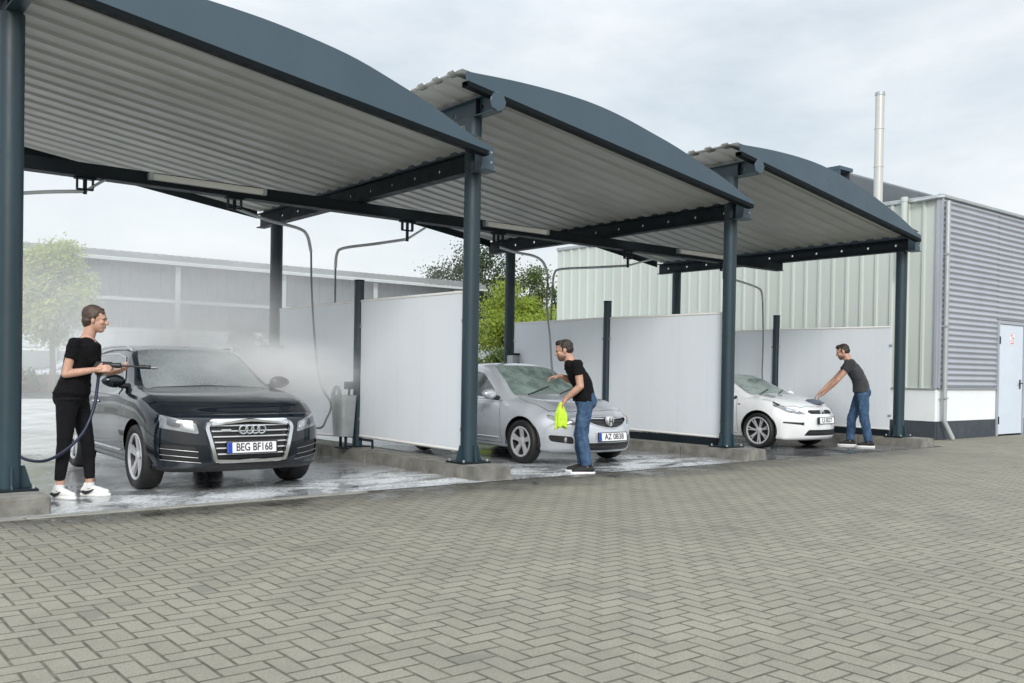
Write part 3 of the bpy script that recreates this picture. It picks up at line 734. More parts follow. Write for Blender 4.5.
# ------------------------------------------------------------------ building on the right
BX, BY, BH = 16.2, .36, 4.70
def corr(n0, n1, pitch, depth, kind='trap'):
    out = []; a = n0
    while a < n1:
        if kind == 'trap':
            for d, z in ((0, 0), (.72, 0), (.78, 1), (.92, 1), (.98, 0)):
                if a+d*pitch <= n1: out.append((a+d*pitch, z*depth))
        else:
            for q in range(8): 
                if a+q*pitch/8 <= n1: out.append((a+q*pitch/8, depth*.5*(1-math.cos(2*math.pi*q/8))))
        a += pitch
    out.append((n1, 0)); return out
def building():
    t = thing('wash_hall', 'pale ribbed metal building with grey front cladding and white base on the right', 'building', (BX, BY, 0))
    D, W = 11.1, 24.0
    mb = MB(); pr = corr(0, D, .33, .035)
    mb.sheet([[V(-.0-d, y, 1.0) for y, d in pr], [V(-.0-d, y, BH) for y, d in pr]])
    mb.done('side_wall', M['cladw'], t, smooth=20)
    dx0, dx1, dz = 2.64, 3.82, 2.38
    mb = MB(); pr = corr(1.02, BH+.02, .112, .034, 'wave')
    for a, b in ((.09, dx0-.07), (dx1+.07, W)):
        mb.sheet([[V(a, -d-.004, z) for z, d in pr], [V(b, -d-.004, z) for z, d in pr]])
    pr = corr(dz+.09, BH+.02, .112, .034, 'wave')
    mb.sheet([[V(dx0-.07, -d-.0045, z) for z, d in pr], [V(dx1+.07, -d-.0045, z) for z, d in pr]])
    mb.done('front_wall', M['cladg'], t, smooth=40)
    mb = MB(); mb.box(.045, W, .01, D, .99, BH-.015); mb.done('core_wall', M['roofd'], t, smooth=0)
    mb = MB(); mb.box(-.02, .0441, -.012, D, .36, .985)
    mb.box(.0442, dx0-.08, -.02, .009, .36, .985); mb.box(dx1+.08, W, -.02, .009, .36, .985)
    mb.done('white_base', M['plinthw'], t, smooth=0)
    mb = MB(); mb.box(-.03, .0440, -.02, D, -.05, .359)
    mb.box(.0442, dx0-.08, -.03, .009, -.05, .359); mb.box(dx1+.08, W, -.03, .009, -.05, .359)
    mb.done('dark_plinth', M['plinthd'], t, smooth=0)
    mb = MB(); mb.box(-.05, .04, -.03, D, .986, 1.005); mb.box(.045, dx0-.08, -.055, .0, .986, 1.012); mb.box(dx1+.08, W, -.055, .0, .986, 1.012)
    mb.done('drip_flashing', M['galv'], t, smooth=0)
    mb = MB(); mb.box(.0, .088, -.058, -.005, 1.014, BH+.02); mb.box(-.05, .0, -.03, .02, 1.006, BH)
    mb.done('corner_trim', M['cladg'], t, smooth=0)
    mb = MB(); mb.box(-.055, .02, .0, D, BH-.02, BH+.06); mb.box(-.02, W, -.062, .02, BH-.02+.045, BH+.085)
    mb.bevel(.006).done('coping', M['galv'], t, smooth=0)
    mb = MB(); mb.box(.05, W-.01, .03, D-.01, BH-.0145, BH-.005); mb.done('roof', M['roofd'], t, smooth=0)
    # steel door
    mb = MB()
    for a, b, c, d in ((dx0-.07, dx0, 0, dz+.07), (dx1, dx1+.07, 0, dz+.07), (dx0, dx1, dz, dz+.07)): mb.box(a, b, -.055, .0, c, d)
    mb.bevel(.004).done('door_frame', M['cladg'], t, smooth=0)
    mb = MB(); mb.box(dx0+.006, dx1-.006, -.035, -.005, .03, dz-.006); d = mb.bevel(.004).done('door', M['door'], t, smooth=0)
    mb = MB(); mb.box(dx1-.16, dx1-.10, -.045, -.036, 1.0, 1.2); mb.tube([(dx1-.13, -.045, 1.12), (dx1-.13, -.09, 1.12), (dx1-.28, -.09, 1.12)], .014, 8); mb.done('handle', M['black'], d)
    for z in (.25, 1.95):
        mb = MB(); mb.tube([(dx0+.0, -.05, z), (dx0+.0, -.05, z+.16)], .022, 10); mb.done('hinge', M['steel_dark'], d)
    s = MB(); s.box(dx0+.52, dx0+.72, -.040, -.036, 1.94, 2.20); sg = s.done('notice', M['platew'], d, smooth=0)
    mb = MB(); mb.box(dx0+.53, dx0+.71, -.0435, -.0405, 2.185, 2.195)
    for r in range(4):
        for c in range(3):
            if (r+c) % 3 != 2 or r == 0: mb.box(dx0+.54+c*.056, dx0+.54+c*.056+.042, -.0435, -.0405, 1.965+r*.055, 1.965+r*.055+.036)
    mb.done('red_print', M['red'], sg, smooth=0)
    # gutter and downpipe
    mb = MB(); mb.tube([(-.10, .45, BH-.02), (-.10, -.02, BH+.0), (.02, -.09, BH+.02)], .03, 10); mb.done('gutter_pipe', M['galv'], t)
    mb = MB(); mb.tube([(.15, -.11, BH-.05), (.15, -.11, .42), (.155, -.115, .36), (.29, -.22, .02)], .05, 14); mb.done('downpipe', M['galv'], t, smooth=60)
    for z in (.8, 2.2, 3.6):
        mb = MB(); mb.box(.09, .21, -.165, -.05, z, z+.03); mb.done('pipe_clip', M['galv'], t, smooth=0)
building()
t = thing('flue_pipe', 'tall pale metal chimney flue rising behind the farthest canopy', 'chimney', (16.75, 1.95, BH-.02))
mb = MB(); mb.tube([(0, 0, 0), (0, 0, 2.50)], .092, 20); mb.done('pipe', M['flue'], t)
for z in (.95, 1.75): 
    mb = MB(); mb.tube([(0, 0, z), (0, 0, z+.035)], .099, 20); mb.done('joint_band', M['flue'], t)
mb = MB(); mb.tube([(0, 0, 2.46), (0, 0, 2.525)], .101, 20); mb.done('cap', M['galv'], t)
t = thing('vent_stub', 'short pale pipe at the top of the ribbed wall by the corner', 'pipe', (16.08, 1.0, 3.3))
mb = MB(); mb.tube([(0, 0, 0), (0, 0, 1.48)], .062, 16); mb.done('pipe', M['cladw'], t)
mb = MB(); mb.tube([(0, 0, 1.40), (0, 0, 1.485)], .07, 16); mb.done('collar', M['cladw'], t)
t = thing('roof_housing', 'dark grey curved roof housing on top of the pale building', 'roof housing', (21.75, 6.0, BH-.02)); t.scale = (1, 1, .90)
mb = MB(); n = 14
pf = [(0, 0)] + [(.25*(1-math.cos(math.pi/2*i/n)), 2.45+.17*math.sin(math.pi/2*i/n)) for i in range(n+1)] + [(4, 2.62), (4, 0)]
mb.prism(pf, lambda a, b: V(.55, a, b), lambda a, b: V(6.5, a, b)); mb.done('shell', M['roofd'], t, smooth=30)
mb = MB(); pf2 = [(p[0]-.03, p[1]+.02) for p in pf[1:-1]]; pf3 = [(p[0]+.0, p[1]-.06) for p in reversed(pf[1:-1])]
mb.box(-.05, .62, -.06, 3.9, 2.55, 2.66); mb.box(-.04, .0, -.05, 3.9, 2.35, 2.55); mb.done('overhang', M['fascia'], t, smooth=30)
mb = MB(); mb.box(.3, .38, .05, .13, 0, 1.7); mb.done('post', M['white'], t, smooth=0)

# ------------------------------------------------------------------ hall across the yard
def far_hall():
    t = thing('storage_hall', 'long dark grey shed with pale lower walls across the yard', 'shed', (0, 40, 0)); t.scale = (1, 1, 1.06)
    X0, X1 = -30, 34.7
    mb = MB(); pr = corr(X0, X1, .5, .05)
    mb.sheet([[V(x, -d, 2.95) for x, d in pr], [V(x, -d, 6.1) for x, d in pr]]); mb.done('wall_cladding', M['hallwall'], t, smooth=20)
    mb = MB(); mb.box(X0, X1, .05, .3, 0, 2.94); mb.done('lower_wall', M['hallwhite'], t, smooth=0)
    mb = MB(); mb.box(X0, X1, .02, .049, 0, 1.75); mb.done('base_wall', M['hallbase'], t, smooth=0)
    mb = MB(); pr = corr(X0-.4, X1+.3, .42, .09)
    mb.sheet([[V(x, -.45, 6.42+d) for x, d in pr], [V(x, 16, 8.0+d) for x, d in pr]])
    mb.sheet([[V(x, -.45, 6.20) for x, d in pr], [V(x, -.45, 6.42+d) for x, d in pr]])
    mb.done('roof_sheet', M['hallroof'], t, smooth=20)
    mb = MB(); mb.box(X1-.1, X1, .31, 16, 0, 6.2); mb.done('end_wall', M['hallwall'], t, smooth=0)
    mb = MB(); mb.box(X0-.4, X1+.3, -.62, -.46, 6.02, 6.16); mb.done('gutter', M['hallrail'], t, smooth=0)
    mb = MB(); mb.box(X0, X1, -.10, -.052, 4.22, 4.38); mb.done('rail', M['hallrail'], t, smooth=0)
    x = 3.5-5.87*5
    while x < X1:
        mb = MB(); mb.box(x-.13, x+.13, -.17, -.101, 0, 6.0); mb.done('post', M['hallrail'], t, smooth=0); x += 5.87
    for k in range(8):
        x = 3.5-5.87*2 + k*5.87 + .6
        w = MB(); w.box(x, x+4.5, .0, .019, 1.9, 2.8); wo = w.done('window', M['hallwin'], t, smooth=0)
        mb = MB()
        for q in (0, 1.12, 2.25, 3.37, 4.45): mb.box(x+q, x+q+.06, -.03, -.001, 1.9, 2.8)
        mb.done('window_bars', M['hallrail'], wo, smooth=0)
M['hallwall'] = mat('hall_cladding', (.085, .095, .105), .5, 0, .08, .5, streak=True)
M['hallwhite'] = mat('hall_white_wall', (.66, .68, .68), .6, 0, .06, .4)
M['hallbase'] = mat('hall_base', (.26, .28, .28), .7, 0, .15, .6)
M['hallroof'] = mat('hall_roof', (.20, .215, .215), .5, .1, .12, .6)
M['hallrail'] = mat('hall_trim', (.42, .45, .46), .5, 0, .08, 1)
M['hallwin'] = mat('hall_window', (.55, .6, .62), .12, 0, .25, .7, rv=.06)
far_hall()

# ------------------------------------------------------------------ trees and shrubs
def leaves(mb, centres, n, spread, size, rnd, droop=0, up=.3):
    for _ in range(n):
        c, sc = centres[rnd.randrange(len(centres))]
        d = V(rnd.gauss(0, 1), rnd.gauss(0, 1), rnd.gauss(0, .8)) * (spread*sc*.55)
        if droop: d.z -= abs(rnd.gauss(0, droop))
        p = c + d
        a = V(rnd.gauss(0, 1), rnd.gauss(0, 1), rnd.gauss(0, 1)).normalized(); u = a.orthogonal().normalized(); w = a.cross(u)
        q = rnd.uniform(.6, 1.25)*size
        mb.bm.faces.new([mb.bm.verts.new(p+x) for x in (u*q, w*q*.55, -u*q, -w*q*.55)])
def tree(name, x, y, h, rx, zb, leafm, label, cat, group, n=5200, size=.16, droop=0, trunk=.22, seed=1, nl=9, shape=1., bare=False, ry=None):
    rnd = random.Random(seed); ry = ry or rx
    t = thing(name, label, cat, (x, y, 0), 0, group)
    mb = MB(); top = V(rnd.uniform(-.3, .3), rnd.uniform(-.3, .3), h*.86)
    tr = [V(0, 0, -.1), V(.05, .02, h*.2), V(top.x*.5, top.y*.5, h*.5), top]
    mb.tube(smooth_path(tr, 5), [lerp(trunk, trunk*.15, k/15) for k in range(16)], 9)
    cents = []; hc = (h-zb)/2; cz = zb+hc
    for k in range(nl):
        a = 2*math.pi*k/nl + rnd.uniform(-.3, .3); e = rnd.uniform(-.45, .8)
        tip = V(math.cos(a)*rx*.8*math.cos(e*.9), math.sin(a)*ry*.8*math.cos(e*.9), cz + hc*.8*math.sin(e*1.2))
        b = V(top.x*.4, top.y*.4, max(zb*.75, cz - hc*.6 + rnd.uniform(0, hc*.6)))
        mid = b.lerp(tip, .5) + V(0, 0, .25)
        mb.tube(smooth_path([b, mid, tip], 4), [lerp(trunk*.42, .02, q/8) for q in range(9)], 6)
        if bare:
            for _ in range(7):
                q = b.lerp(tip, rnd.uniform(.4, 1)); mb.tube([q, q + V(rnd.uniform(-.6, .6), rnd.uniform(-.6, .6), rnd.uniform(.5, 1.3))], [.03, .008], 5)
    mb.done('trunk', M['bark'], t)
    for _ in range(46):
        while True:
            p = V(rnd.uniform(-1, 1), rnd.uniform(-1, 1), rnd.uniform(-1, 1))
            if .25 < p.length < 1: break
        p *= rnd.uniform(.82, 1.12)
        w = 1 - .35*max(0, p.z)*shape
        cents.append((V(p.x*rx*w, p.y*ry*w, cz + p.z*hc*.92), rnd.uniform(.6, 1.25)))
    mb = MB(); leaves(mb, cents, n, min(rx, hc)*.30, size, rnd, droop)
    mb.done('crown', leafm, t, smooth=0, recalc=False)
    return t
G1 = 'trees behind the wash bays'
tree('willow_tree', 7.85, 33.5, 6.55, 1.6, 2.2, M['leaf_pale'], 'pale green willow-like tree in the mist behind the woman', 'tree', G1, 26000, .085, .22, .16, 3)
tree('leafy_bush', 33.2, 34.0, 6.3, 2.8, .2, M['leaf_lime'], 'bright lime green rounded bush beside the rear column of the middle bay', 'bush', 'bushes behind the silver sedan', 42000, .08, 0, .12, 5)
tree('leafy_bush', 32.6, 32.6, 2.6, 3.4, .05, M['leaf_mid'], 'low green shrub at the foot of the bright lime bush', 'bush', 'bushes behind the silver sedan', 16000, .09, 0, .08, 23)
tree('broad_tree', 43.6, 52, 11.4, 3.7, 3.0, M['leaf_dark'], 'dark green tree beyond the end of the grey shed roof', 'tree', G1, 17000, .13, 0, .3, 8)
tree('broad_tree', 50.6, 52, 10.6, 3.0, 2.0, M['leaf_mid'], 'mid green tree between the middle rear column and the pale wall', 'tree', G1, 15000, .13, 0, .28, 11)
tree('leafy_bush', 42.0, 36.0, 4.2, 2.6, .1, M['leaf_mid'], 'dull green bush partly behind the pale ribbed wall', 'bush', 'bushes behind the silver sedan', 12000, .10, 0, .1, 13)
tree('leafy_bush', 29.2, 36.0, 3.4, 2.2, .1, M['leaf_dark'], 'low dark bush behind the second column', 'bush', 'bushes behind the silver sedan', 12000, .10, 0, .1, 15)
for k, (x, h) in enumerate(((17.9, 3.4), (19.6, 3.2))):
    tree('slender_tree', x, 37.8, h, .9, 1.9, M['leaf_dark'], ('slim young tree in front of the shed windows, left one of two', 'slim young tree in front of the shed windows, right one of two')[k], 'tree', G1, 500, .12, 0, .14, 30+k, 6)
mb = MB(); rnd = random.Random(21)
cs = [(V(rnd.uniform(20, 120), rnd.uniform(72, 80), rnd.uniform(0, 4.5)*rnd.uniform(.5, 1)), 1.) for _ in range(1500)]
leaves(mb, cs, 16000, 1.2, .3, rnd)
tag(mb.done('far_woods', M['leaf_mid'], smooth=0, recalc=False), kind='stuff')
t = thing('hedge', 'low clipped green hedge along the far side of the road', 'hedge', (0, 35.9, 0))
mb = MB(); rnd = random.Random(4)
cs = [(V(rnd.uniform(-6, 34), rnd.uniform(-.35, .35), rnd.uniform(.15, .85)), 1.) for _ in range(900)]
leaves(mb, cs, 15000, .28, .085, rnd); mb.done('foliage', M['hedge'], t, smooth=0, recalc=False)
mb = MB(); mb.box(-6, 34, -.25, .25, 0, .75); mb.done('inner_twigs', M['bark'], t, smooth=0)
# ------------------------------------------------------------------ cars
def pchip(tab):
    xs = [a for a, _ in tab]; ys = [b for _, b in tab]; n = len(xs)
    h = [xs[i+1]-xs[i] for i in range(n-1)]; d = [(ys[i+1]-ys[i])/h[i] for i in range(n-1)]
    m = [d[0]] + [0 if d[i-1]*d[i] <= 0 else 2*d[i-1]*d[i]/(d[i-1]+d[i]) for i in range(1, n-1)] + [d[-1]]
    def f(x):
        if x <= xs[0]: return ys[0]
        if x >= xs[-1]: return ys[-1]
        i = max(k for k in range(n-1) if xs[k] <= x); t = (x-xs[i])/h[i]
        return (2*t**3-3*t*t+1)*ys[i] + (t**3-2*t*t+t)*h[i]*m[i] + (-2*t**3+3*t*t)*ys[i+1] + (t**3-t*t)*h[i]*m[i+1]
    return f
def poly_sd(poly):
    """signed distance to a polygon, negative inside"""
    n = len(poly)
    def f(px, py):
        d = 1e9; s = 1
        for i in range(n):
            ax, ay = poly[i]; bx, by = poly[i-1]
            ex, ey = bx-ax, by-ay; wx, wy = px-ax, py-ay
            t = max(0, min(1, (wx*ex+wy*ey)/(ex*ex+ey*ey+1e-12)))
            d = min(d, (wx-ex*t)**2+(wy-ey*t)**2)
            c1, c2, c3 = py >= ay, py < by, ex*wy > ey*wx
            if (c1 and c2 and c3) or not (c1 or c2 or c3): s = -s
        return s*math.sqrt(d)
    return f
def rounded(poly, r, n=4):
    """polygon with its corners rounded"""
    out = []; k = len(poly)
    for i in range(k):
        a, b, c = (Vector(poly[(i+j-1) % k]) for j in range(3))
        la, lc = (a-b).length, (c-b).length; q = min(r, la*.45, lc*.45)
        p, s = b+(a-b)*(q/la), b+(c-b)*(q/lc)
        for j in range(n+1):
            t = j/n; out.append(tuple((p*(1-t)**2 + b*(2*t*(1-t)) + s*t*t)))
    return out
def cut(bm, f, region):
    """split edges and faces along f = 0 inside region(co)"""
    val = {}
    for v in bm.verts:
        if region(v.co):
            q = f(v.co); val[v] = q if abs(q) > 1e-5 else 1e-5
    new = set()
    for e in [e for e in bm.edges if e.verts[0] in val and e.verts[1] in val and val[e.verts[0]]*val[e.verts[1]] < 0]:
        a, b = e.verts; fa, fb = val[a], val[b]; lo, hi = 0., 1.; A, B = a.co.copy(), b.co.copy(); ga, gb = fa, fb
        for _ in range(5):
            t = lo + (hi-lo)*ga/(ga-gb); g = f(A.lerp(B, t))
            if g*ga > 0: lo, ga = t, g
            else: hi, gb = t, g
            if abs(g) < 5e-4: break
        t = max(.02, min(.98, t))
        _, nv = bmesh.utils.edge_split(e, a, t); new.add(nv)
    for fc in {fc for v in new for fc in v.link_faces}:
        vs = [v for v in fc.verts if v in new]
        if len(vs) == 2:
            try: bmesh.utils.face_split(fc, vs[0], vs[1])
            except ValueError: pass
        elif len(vs) == 4:
            try:
                g, _ = bmesh.utils.face_split(fc, vs[0], vs[1])
                r = [v for v in vs if v in fc.verts and v not in vs[:2]] if vs[2] in fc.verts else [v for v in vs[2:] if v in g.verts]
                if len(r) == 2: bmesh.utils.face_split(fc if r[0] in fc.verts and r[1] in fc.verts else g, r[0], r[1])
            except ValueError: pass
class Car: pass
def chaikin(pts, it):
    for _ in range(it):
        out = [pts[0]]
        for a, b in zip(pts, pts[1:]):
            out += [(a[0]*.75+b[0]*.25, a[1]*.75+b[1]*.25), (a[0]*.25+b[0]*.75, a[1]*.25+b[1]*.75)]
        out.append(pts[-1]); pts = out
    return pts
def car_body(S):
    T = {k: pchip(S[k]) for k in ('top', 'belt', 'wb', 'wmax', 'wsill', 'zsill', 'wroof', 'bow', 'prof')}
    x0, x1 = S['top'][0][0], S['top'][-1][0]; xs = []; x = x0+.02
    while x < x1-.5: xs.append(x); x += .045
    while x < x1-.075: xs.append(x); x += .024
    bm = bmesh.new(); rings = []
    def section(x):
        b, h, zs = T['belt'](x), T['top'](x)-T['belt'](x), T['zsill'](x)
        wb, wm, ws, wr = T['wb'](x), T['wmax'](x), T['wsill'](x), T['wroof'](x); hb = b-zs
        p = [(0, zs), (ws-.12, zs), (ws-.01, zs+.015), (ws+.015, zs+.09), (wm-.012, zs+.30*hb), (wm, zs+.50*hb), (wm-.004, zs+.72*hb), (lerp(wm, wb, .35), b-.085*min(1, hb/.5)),
             (wb, b), (wb-.035, b+min(.03, .2*h)), (wr+.01, b+.84*h), (wr-.03, b+.93*h), (wr*.78, b+.975*h), (wr*.45, b+h*.995), (0, b+h)]
        return chaikin(p, 2)
    def add(x, sec):
        n = len(sec); rg = [bm.verts.new((x, y, z)) for y, z in sec]
        rg += [bm.verts.new((x, -y, z)) for y, z in reversed(sec[1:-1])]
        rings.append(rg)
    # rear cap
    s0 = section(x0+.02); zc = (s0[0][1]+s0[-1][1])/2
    for k in (0.02, .35, .7, .93): add(x0, [(y*k, zc+(z-zc)*k) for y, z in s0])
    for x in xs: add(x, section(x))
    r = .075; xe = x1-r; se = section(xe); zc = (se[0][1]+se[-1][1])/2 - .05
    for a in (0, 22, 45, 65, 82):
        q = 1-(r/.42)*(1-math.cos(R(a))); add(xe+r*math.sin(R(a)), [(y*(1-(r/.9)*(1-math.cos(R(a)))), zc+(z-zc)*q) for y, z in se])
    kq = 1-(r/.42); ky = 1-(r/.9); nn = 17
    for i in range(nn):
        k = (1-i/nn)**1.0; add(x1+.002*i/nn, [(y*ky*k, zc+(z-zc)*kq*k) for y, z in se])
    n = len(rings[0])
    for a, b in zip(rings, rings[1:]):
        for i in range(n): bm.faces.new((a[i], a[(i+1) % n], b[(i+1) % n], b[i]))
    bm.faces.new(list(reversed(rings[0]))); bm.faces.new(rings[-1])
    fr = S.get('front0', .9)
    for v in bm.verts:
        w = T['wmax'](v.co.x); k = T['bow'](v.co.x)
        v.co.x -= k*(abs(v.co.y)/w)**S.get('bowp', 2.3)
        if v.co.x > fr-.3:
            v.co.x += T['prof'](v.co.z)*max(0, min(1, (v.co.x-fr)/(x1-fr)))**2
    bmesh.ops.recalc_face_normals(bm, faces=bm.faces)
    return bm
def wheel(parent, S, x, y, side):
    r, w = S['wr'], S['ww']; rr = r*S['rim']; n = 40
    o = V(x, y, r)
    mb = MB(); h = w/2
    mb.lathe([(rr-.01, -h*.72), (rr+.012, -h*.86), (lerp(rr, r, .55), -h), (r-.02, -h*.93), (r-.004, -h*.75), (r, -h*.3), (r, h*.3), (r-.004, h*.75), (r-.02, h*.93), (lerp(rr, r, .55), h), (rr+.012, h*.86), (rr-.01, h*.72)], (0, 0, 0), 'Y', n, closed=True)
    t = mb.done('wheel', M['rubber'], parent, o, smooth=50)
    out = side
    mb = MB()
    mb.lathe([(rr, out*h*.86), (rr-.012, out*h*.90), (rr-.03, out*h*.84), (rr-.032, out*h*.7), (rr-.005, out*h*.7)], (0, 0, 0), 'Y', n, closed=True)
    bb = MB(); bb.lathe([(rr-.02, out*h*.69), (rr-.035, out*h*.2), (rr-.03, -out*h*.8), (rr-.005, -out*h*.8), (rr-.005, out*h*.69)], (0, 0, 0), 'Y', n, closed=True); bb.done('rim_barrel', M['darkalloy'], t, smooth=40)
    ns = S['spokes']
    for k in range(ns):
        for dlt in S['split']:
            a0 = 2*math.pi*k/ns + R(17) ; a1 = a0 + dlt
            def pt(rad, a, dep): return V(rad*math.cos(a), out*dep, rad*math.sin(a))
            w0, w1 = S['sw']
            q = []
            for rad, a, ww, dep in ((.045, a0+dlt*.25, w0, h*.62), (lerp(.05, rr, .5), lerp(a0, a1, .55), (w0+w1)/2, h*.72), (rr-.014, a1, w1, h*.80)):
                tg = V(-math.sin(a), 0, math.cos(a)); c = pt(rad, a, dep)
                q.append([mb.bm.verts.new(p) for p in (c+tg*ww/2, c-tg*ww/2, c-tg*ww*.5-V(0, out*.03, 0), c+tg*ww*.5-V(0, out*.03, 0))])
            for A, B in zip(q, q[1:]): mb.bridge(A, B)
            mb.bm.faces.new(q[0]); mb.bm.faces.new(q[-1])
    mb.lathe([(.0, out*h*.70), (.055, out*h*.68), (.07, out*h*.6), (.07, out*h*.3), (0, out*h*.3)], (0, 0, 0), 'Y', 24)
    mb.done('rim', M['alloy'], t, smooth=35)
    mb = MB(); mb.lathe([(0, out*h*.10), (rr*.86, out*h*.10), (rr*.86, out*h*.0), (0, out*h*.0)], (0, 0, 0), 'Y', 28); mb.done('brake_disc', M['darkalloy'], t, smooth=30)
    return t
def build_car(S, name, label, cat, loc, rz, scale, pm):
    t = thing(name, label, cat, loc, rz, 'cars in the wash bays', 1); t.scale = scale
    bm = car_body(S); bm.faces.ensure_lookup_table()
    tree0 = BVHTree.FromBMesh(bm)
    def pf(y, z, off=.0):
        h = tree0.ray_cast(V(4, y, z), V(-1, 0, 0)); 
        return (h[0] + h[1]*off) if h[0] is not None else V(S['top'][-1][0], y, z)
    def ps(x, z, side, off=.0):
        h = tree0.ray_cast(V(x, side*3, z), V(0, -side, 0))
        return (h[0] + h[1]*off) if h[0] is not None else V(x, side*.8, z)
    def pt(x, y, off=.0):
        h = tree0.ray_cast(V(x, y, 4), V(0, 0, -1)); 
        return (h[0] + h[1]*off) if h[0] is not None else V(x, y, .9)
    xw = (S['xf'], S['xr']); ra = S['arch']; zw = S['wr']
    tags = {}           # face -> part name
    jobs = []
    for x in xw:
        jobs.append(('ARCH', lambda c, x=x: math.hypot(c.x-x, c.z-zw-.01)-ra, lambda c, x=x: abs(c.y) > .45 and abs(c.x-x) < ra+.15 and c.z < zw+ra+.15, None))
    for nm, poly in S['side']:
        g = poly_sd(poly); x_0 = min(p[0] for p in poly)-.1; x_1 = max(p[0] for p in poly)+.1; z_0 = min(p[1] for p in poly)-.1; z_1 = max(p[1] for p in poly)+.1
        rg = lambda c, a=x_0, b=x_1, d=z_0, e=z_1: a < c.x < b and d < c.z < e and abs(c.y) > .42
        if nm == 'door':
            jobs.append(('cut', lambda c, g=g: g(c.x, c.z)-.004, rg, None)); jobs.append(('door', lambda c, g=g: g(c.x, c.z)+.004, rg, lambda n: abs(n.y) > .35))
            jobs.append(('SEAM', lambda c, g=g: abs(g(c.x, c.z))-.0042, lambda c: False, rg))
        else: jobs.append((nm, lambda c, g=g: g(c.x, c.z), rg, lambda n: abs(n.y) > .45))
    for nm, poly, xm in S['front']:
        g = poly_sd(poly); y_1 = max(p[0] for p in poly)+.1; y_0 = min(p[0] for p in poly)-.1; z_0 = min(p[1] for p in poly)-.1; z_1 = max(p[1] for p in poly)+.1
        rg = lambda c, a=y_0, b=y_1, d=z_0, e=z_1, xm=xm: c.x > xm and a < abs(c.y) < b and d < c.z < e
        jobs.append((nm, lambda c, g=g: g(abs(c.y), c.z), rg, lambda n: n.x > .05))
    for nm, poly in S['plan']:
        g = poly_sd(poly); x_0 = min(p[0] for p in poly)-.1; x_1 = max(p[0] for p in poly)+.1
        rg = lambda c, a=x_0, b=x_1: a < c.x < b and c.z > .6
        if nm == 'hood':
            jobs.append(('cut', lambda c, g=g: g(c.x, abs(c.y))-.004, rg, None)); jobs.append(('hood', lambda c, g=g: g(c.x, abs(c.y))+.004, rg, lambda n: n.z > .2))
            jobs.append(('SEAM', lambda c, g=g: abs(g(c.x, abs(c.y)))-.0042, lambda c: False, rg))
    for nm, f, rg, ck in jobs:
        if nm != 'SEAM': cut(bm, f, rg)
    for fc in bm.faces:
        c = fc.calc_center_median(); fc.normal_update()
        for nm, f, rg, ck in jobs:
            if nm == 'cut': continue
            r2 = ck if nm == 'SEAM' else rg
            if not r2(c) or f(c) > 0: continue
            if nm not in ('SEAM', 'ARCH') and ck and not ck(fc.normal): continue
            if nm == 'SEAM' and c.x > .0 and fc.normal.z < -.5: continue
            if fc in tags and tags[fc] in ('windscreen', 'side_window', 'headlight', 'grille', 'air_intake', 'lower_grille', 'grille_frame') : continue
            if fc in tags and nm == 'SEAM' and tags[fc] == 'ARCH': continue
            tags[fc] = nm
    parts = {}
    for fc in bm.faces: parts.setdefault(tags.get(fc, 'body'), []).append(fc)
    def extract(name, faces, mats, parent, push=0., midx=None):
        nb = bmesh.new(); vm = {}
        for fc in faces:
            vs = []
            for v in fc.verts:
                if v not in vm: vm[v] = nb.verts.new(v.co)
                vs.append(vm[v])
            nf = nb.faces.new(vs)
            if midx and fc in midx: nf.material_index = 1
        if push:
            nb.normal_update()
            for v in nb.verts: v.co += v.normal*push
        me = bpy.data.meshes.new(name); nb.to_mesh(me); nb.free()
        return link(name, me, mats, parent, None, 45)
    seam = set(parts.get('SEAM', []))
    body = extract('body', parts['body'] + list(seam), [pm, M['black']], t, midx=seam)
    mm = {'windscreen': S['wsm'], 'side_window': M['glass_side'], 'headlight': S.get('lm', M['lens']), 'grille': M['black'], 'grille_frame': M['chrome'], 'air_intake': M['black'], 'lower_grille': M['black'], 'door': pm, 'hood': pm, 'lower_lip': M['black'], 'chin': M['black'], 'pillar_trim': M['black']}
    def islands(fs):
        fs = set(fs); out = []
        while fs:
            st = [fs.pop()]; g = list(st)
            while st:
                fc = st.pop()
                for e in fc.edges:
                    for o in e.link_faces:
                        if o in fs: fs.discard(o); st.append(o); g.append(o)
            out.append(g)
        return out
    objs = {}
    for nm, fs in parts.items():
        if nm in ('body', 'ARCH', 'SEAM'): continue
        for g in islands(fs):
            if len(g) < 3: 
                continue
            o = extract(nm, g, mm[nm], t, S['push'].get(nm, 0)); objs.setdefault(nm, []).append(o)
    bm.free()
    # wheels and arch liners
    for x in xw:
        for sd in (-1, 1):
            wheel(t, S, x, sd*(S['track']/2), sd)
            mb = MB(); yi, yo = sd*(S['track']/2-.26), sd*(S['track']/2+S['ww']/2-.03)
            n = 28; a = [V(x+(ra+.012)*math.cos(math.pi*(1.12*k/n-.06)), yo, zw+.01+(ra+.012)*math.sin(math.pi*(1.12*k/n-.06))) for k in range(n+1)]
            b = [V(p.x, yi, p.z) for p in a]
            mb.sheet([a, b]); mb.bm.faces.new([mb.bm.verts.new(p) for p in b])
            mb.done('wheel_arch', M['black'], t, smooth=40)
    # number plate
    y0, z0 = 0, S['plate'][0]; pc = pf(0, z0, .0); tilt = S['plate'][1]
    px = max(pf(.0, z0+dz).x for dz in (-.05, 0, .05)) + .012
    pm4 = Matrix.Translation((px, 0, z0)) @ Matrix.Rotation(-tilt, 4, 'Y')
    mb = MB(); mb.box(-.012, .0, -.262, .262, -.060, .060, pm4); pl = mb.bevel(.004).done('number_plate', M['platew'], t, smooth=0)
    mb = MB(); mb.box(.0005, .003, -.258, -.212, -.056, .056, pm4); mb.done('blue_band', M['eublue'] if S['eu'] else M['ink'], pl, smooth=0)
    mb = MB()
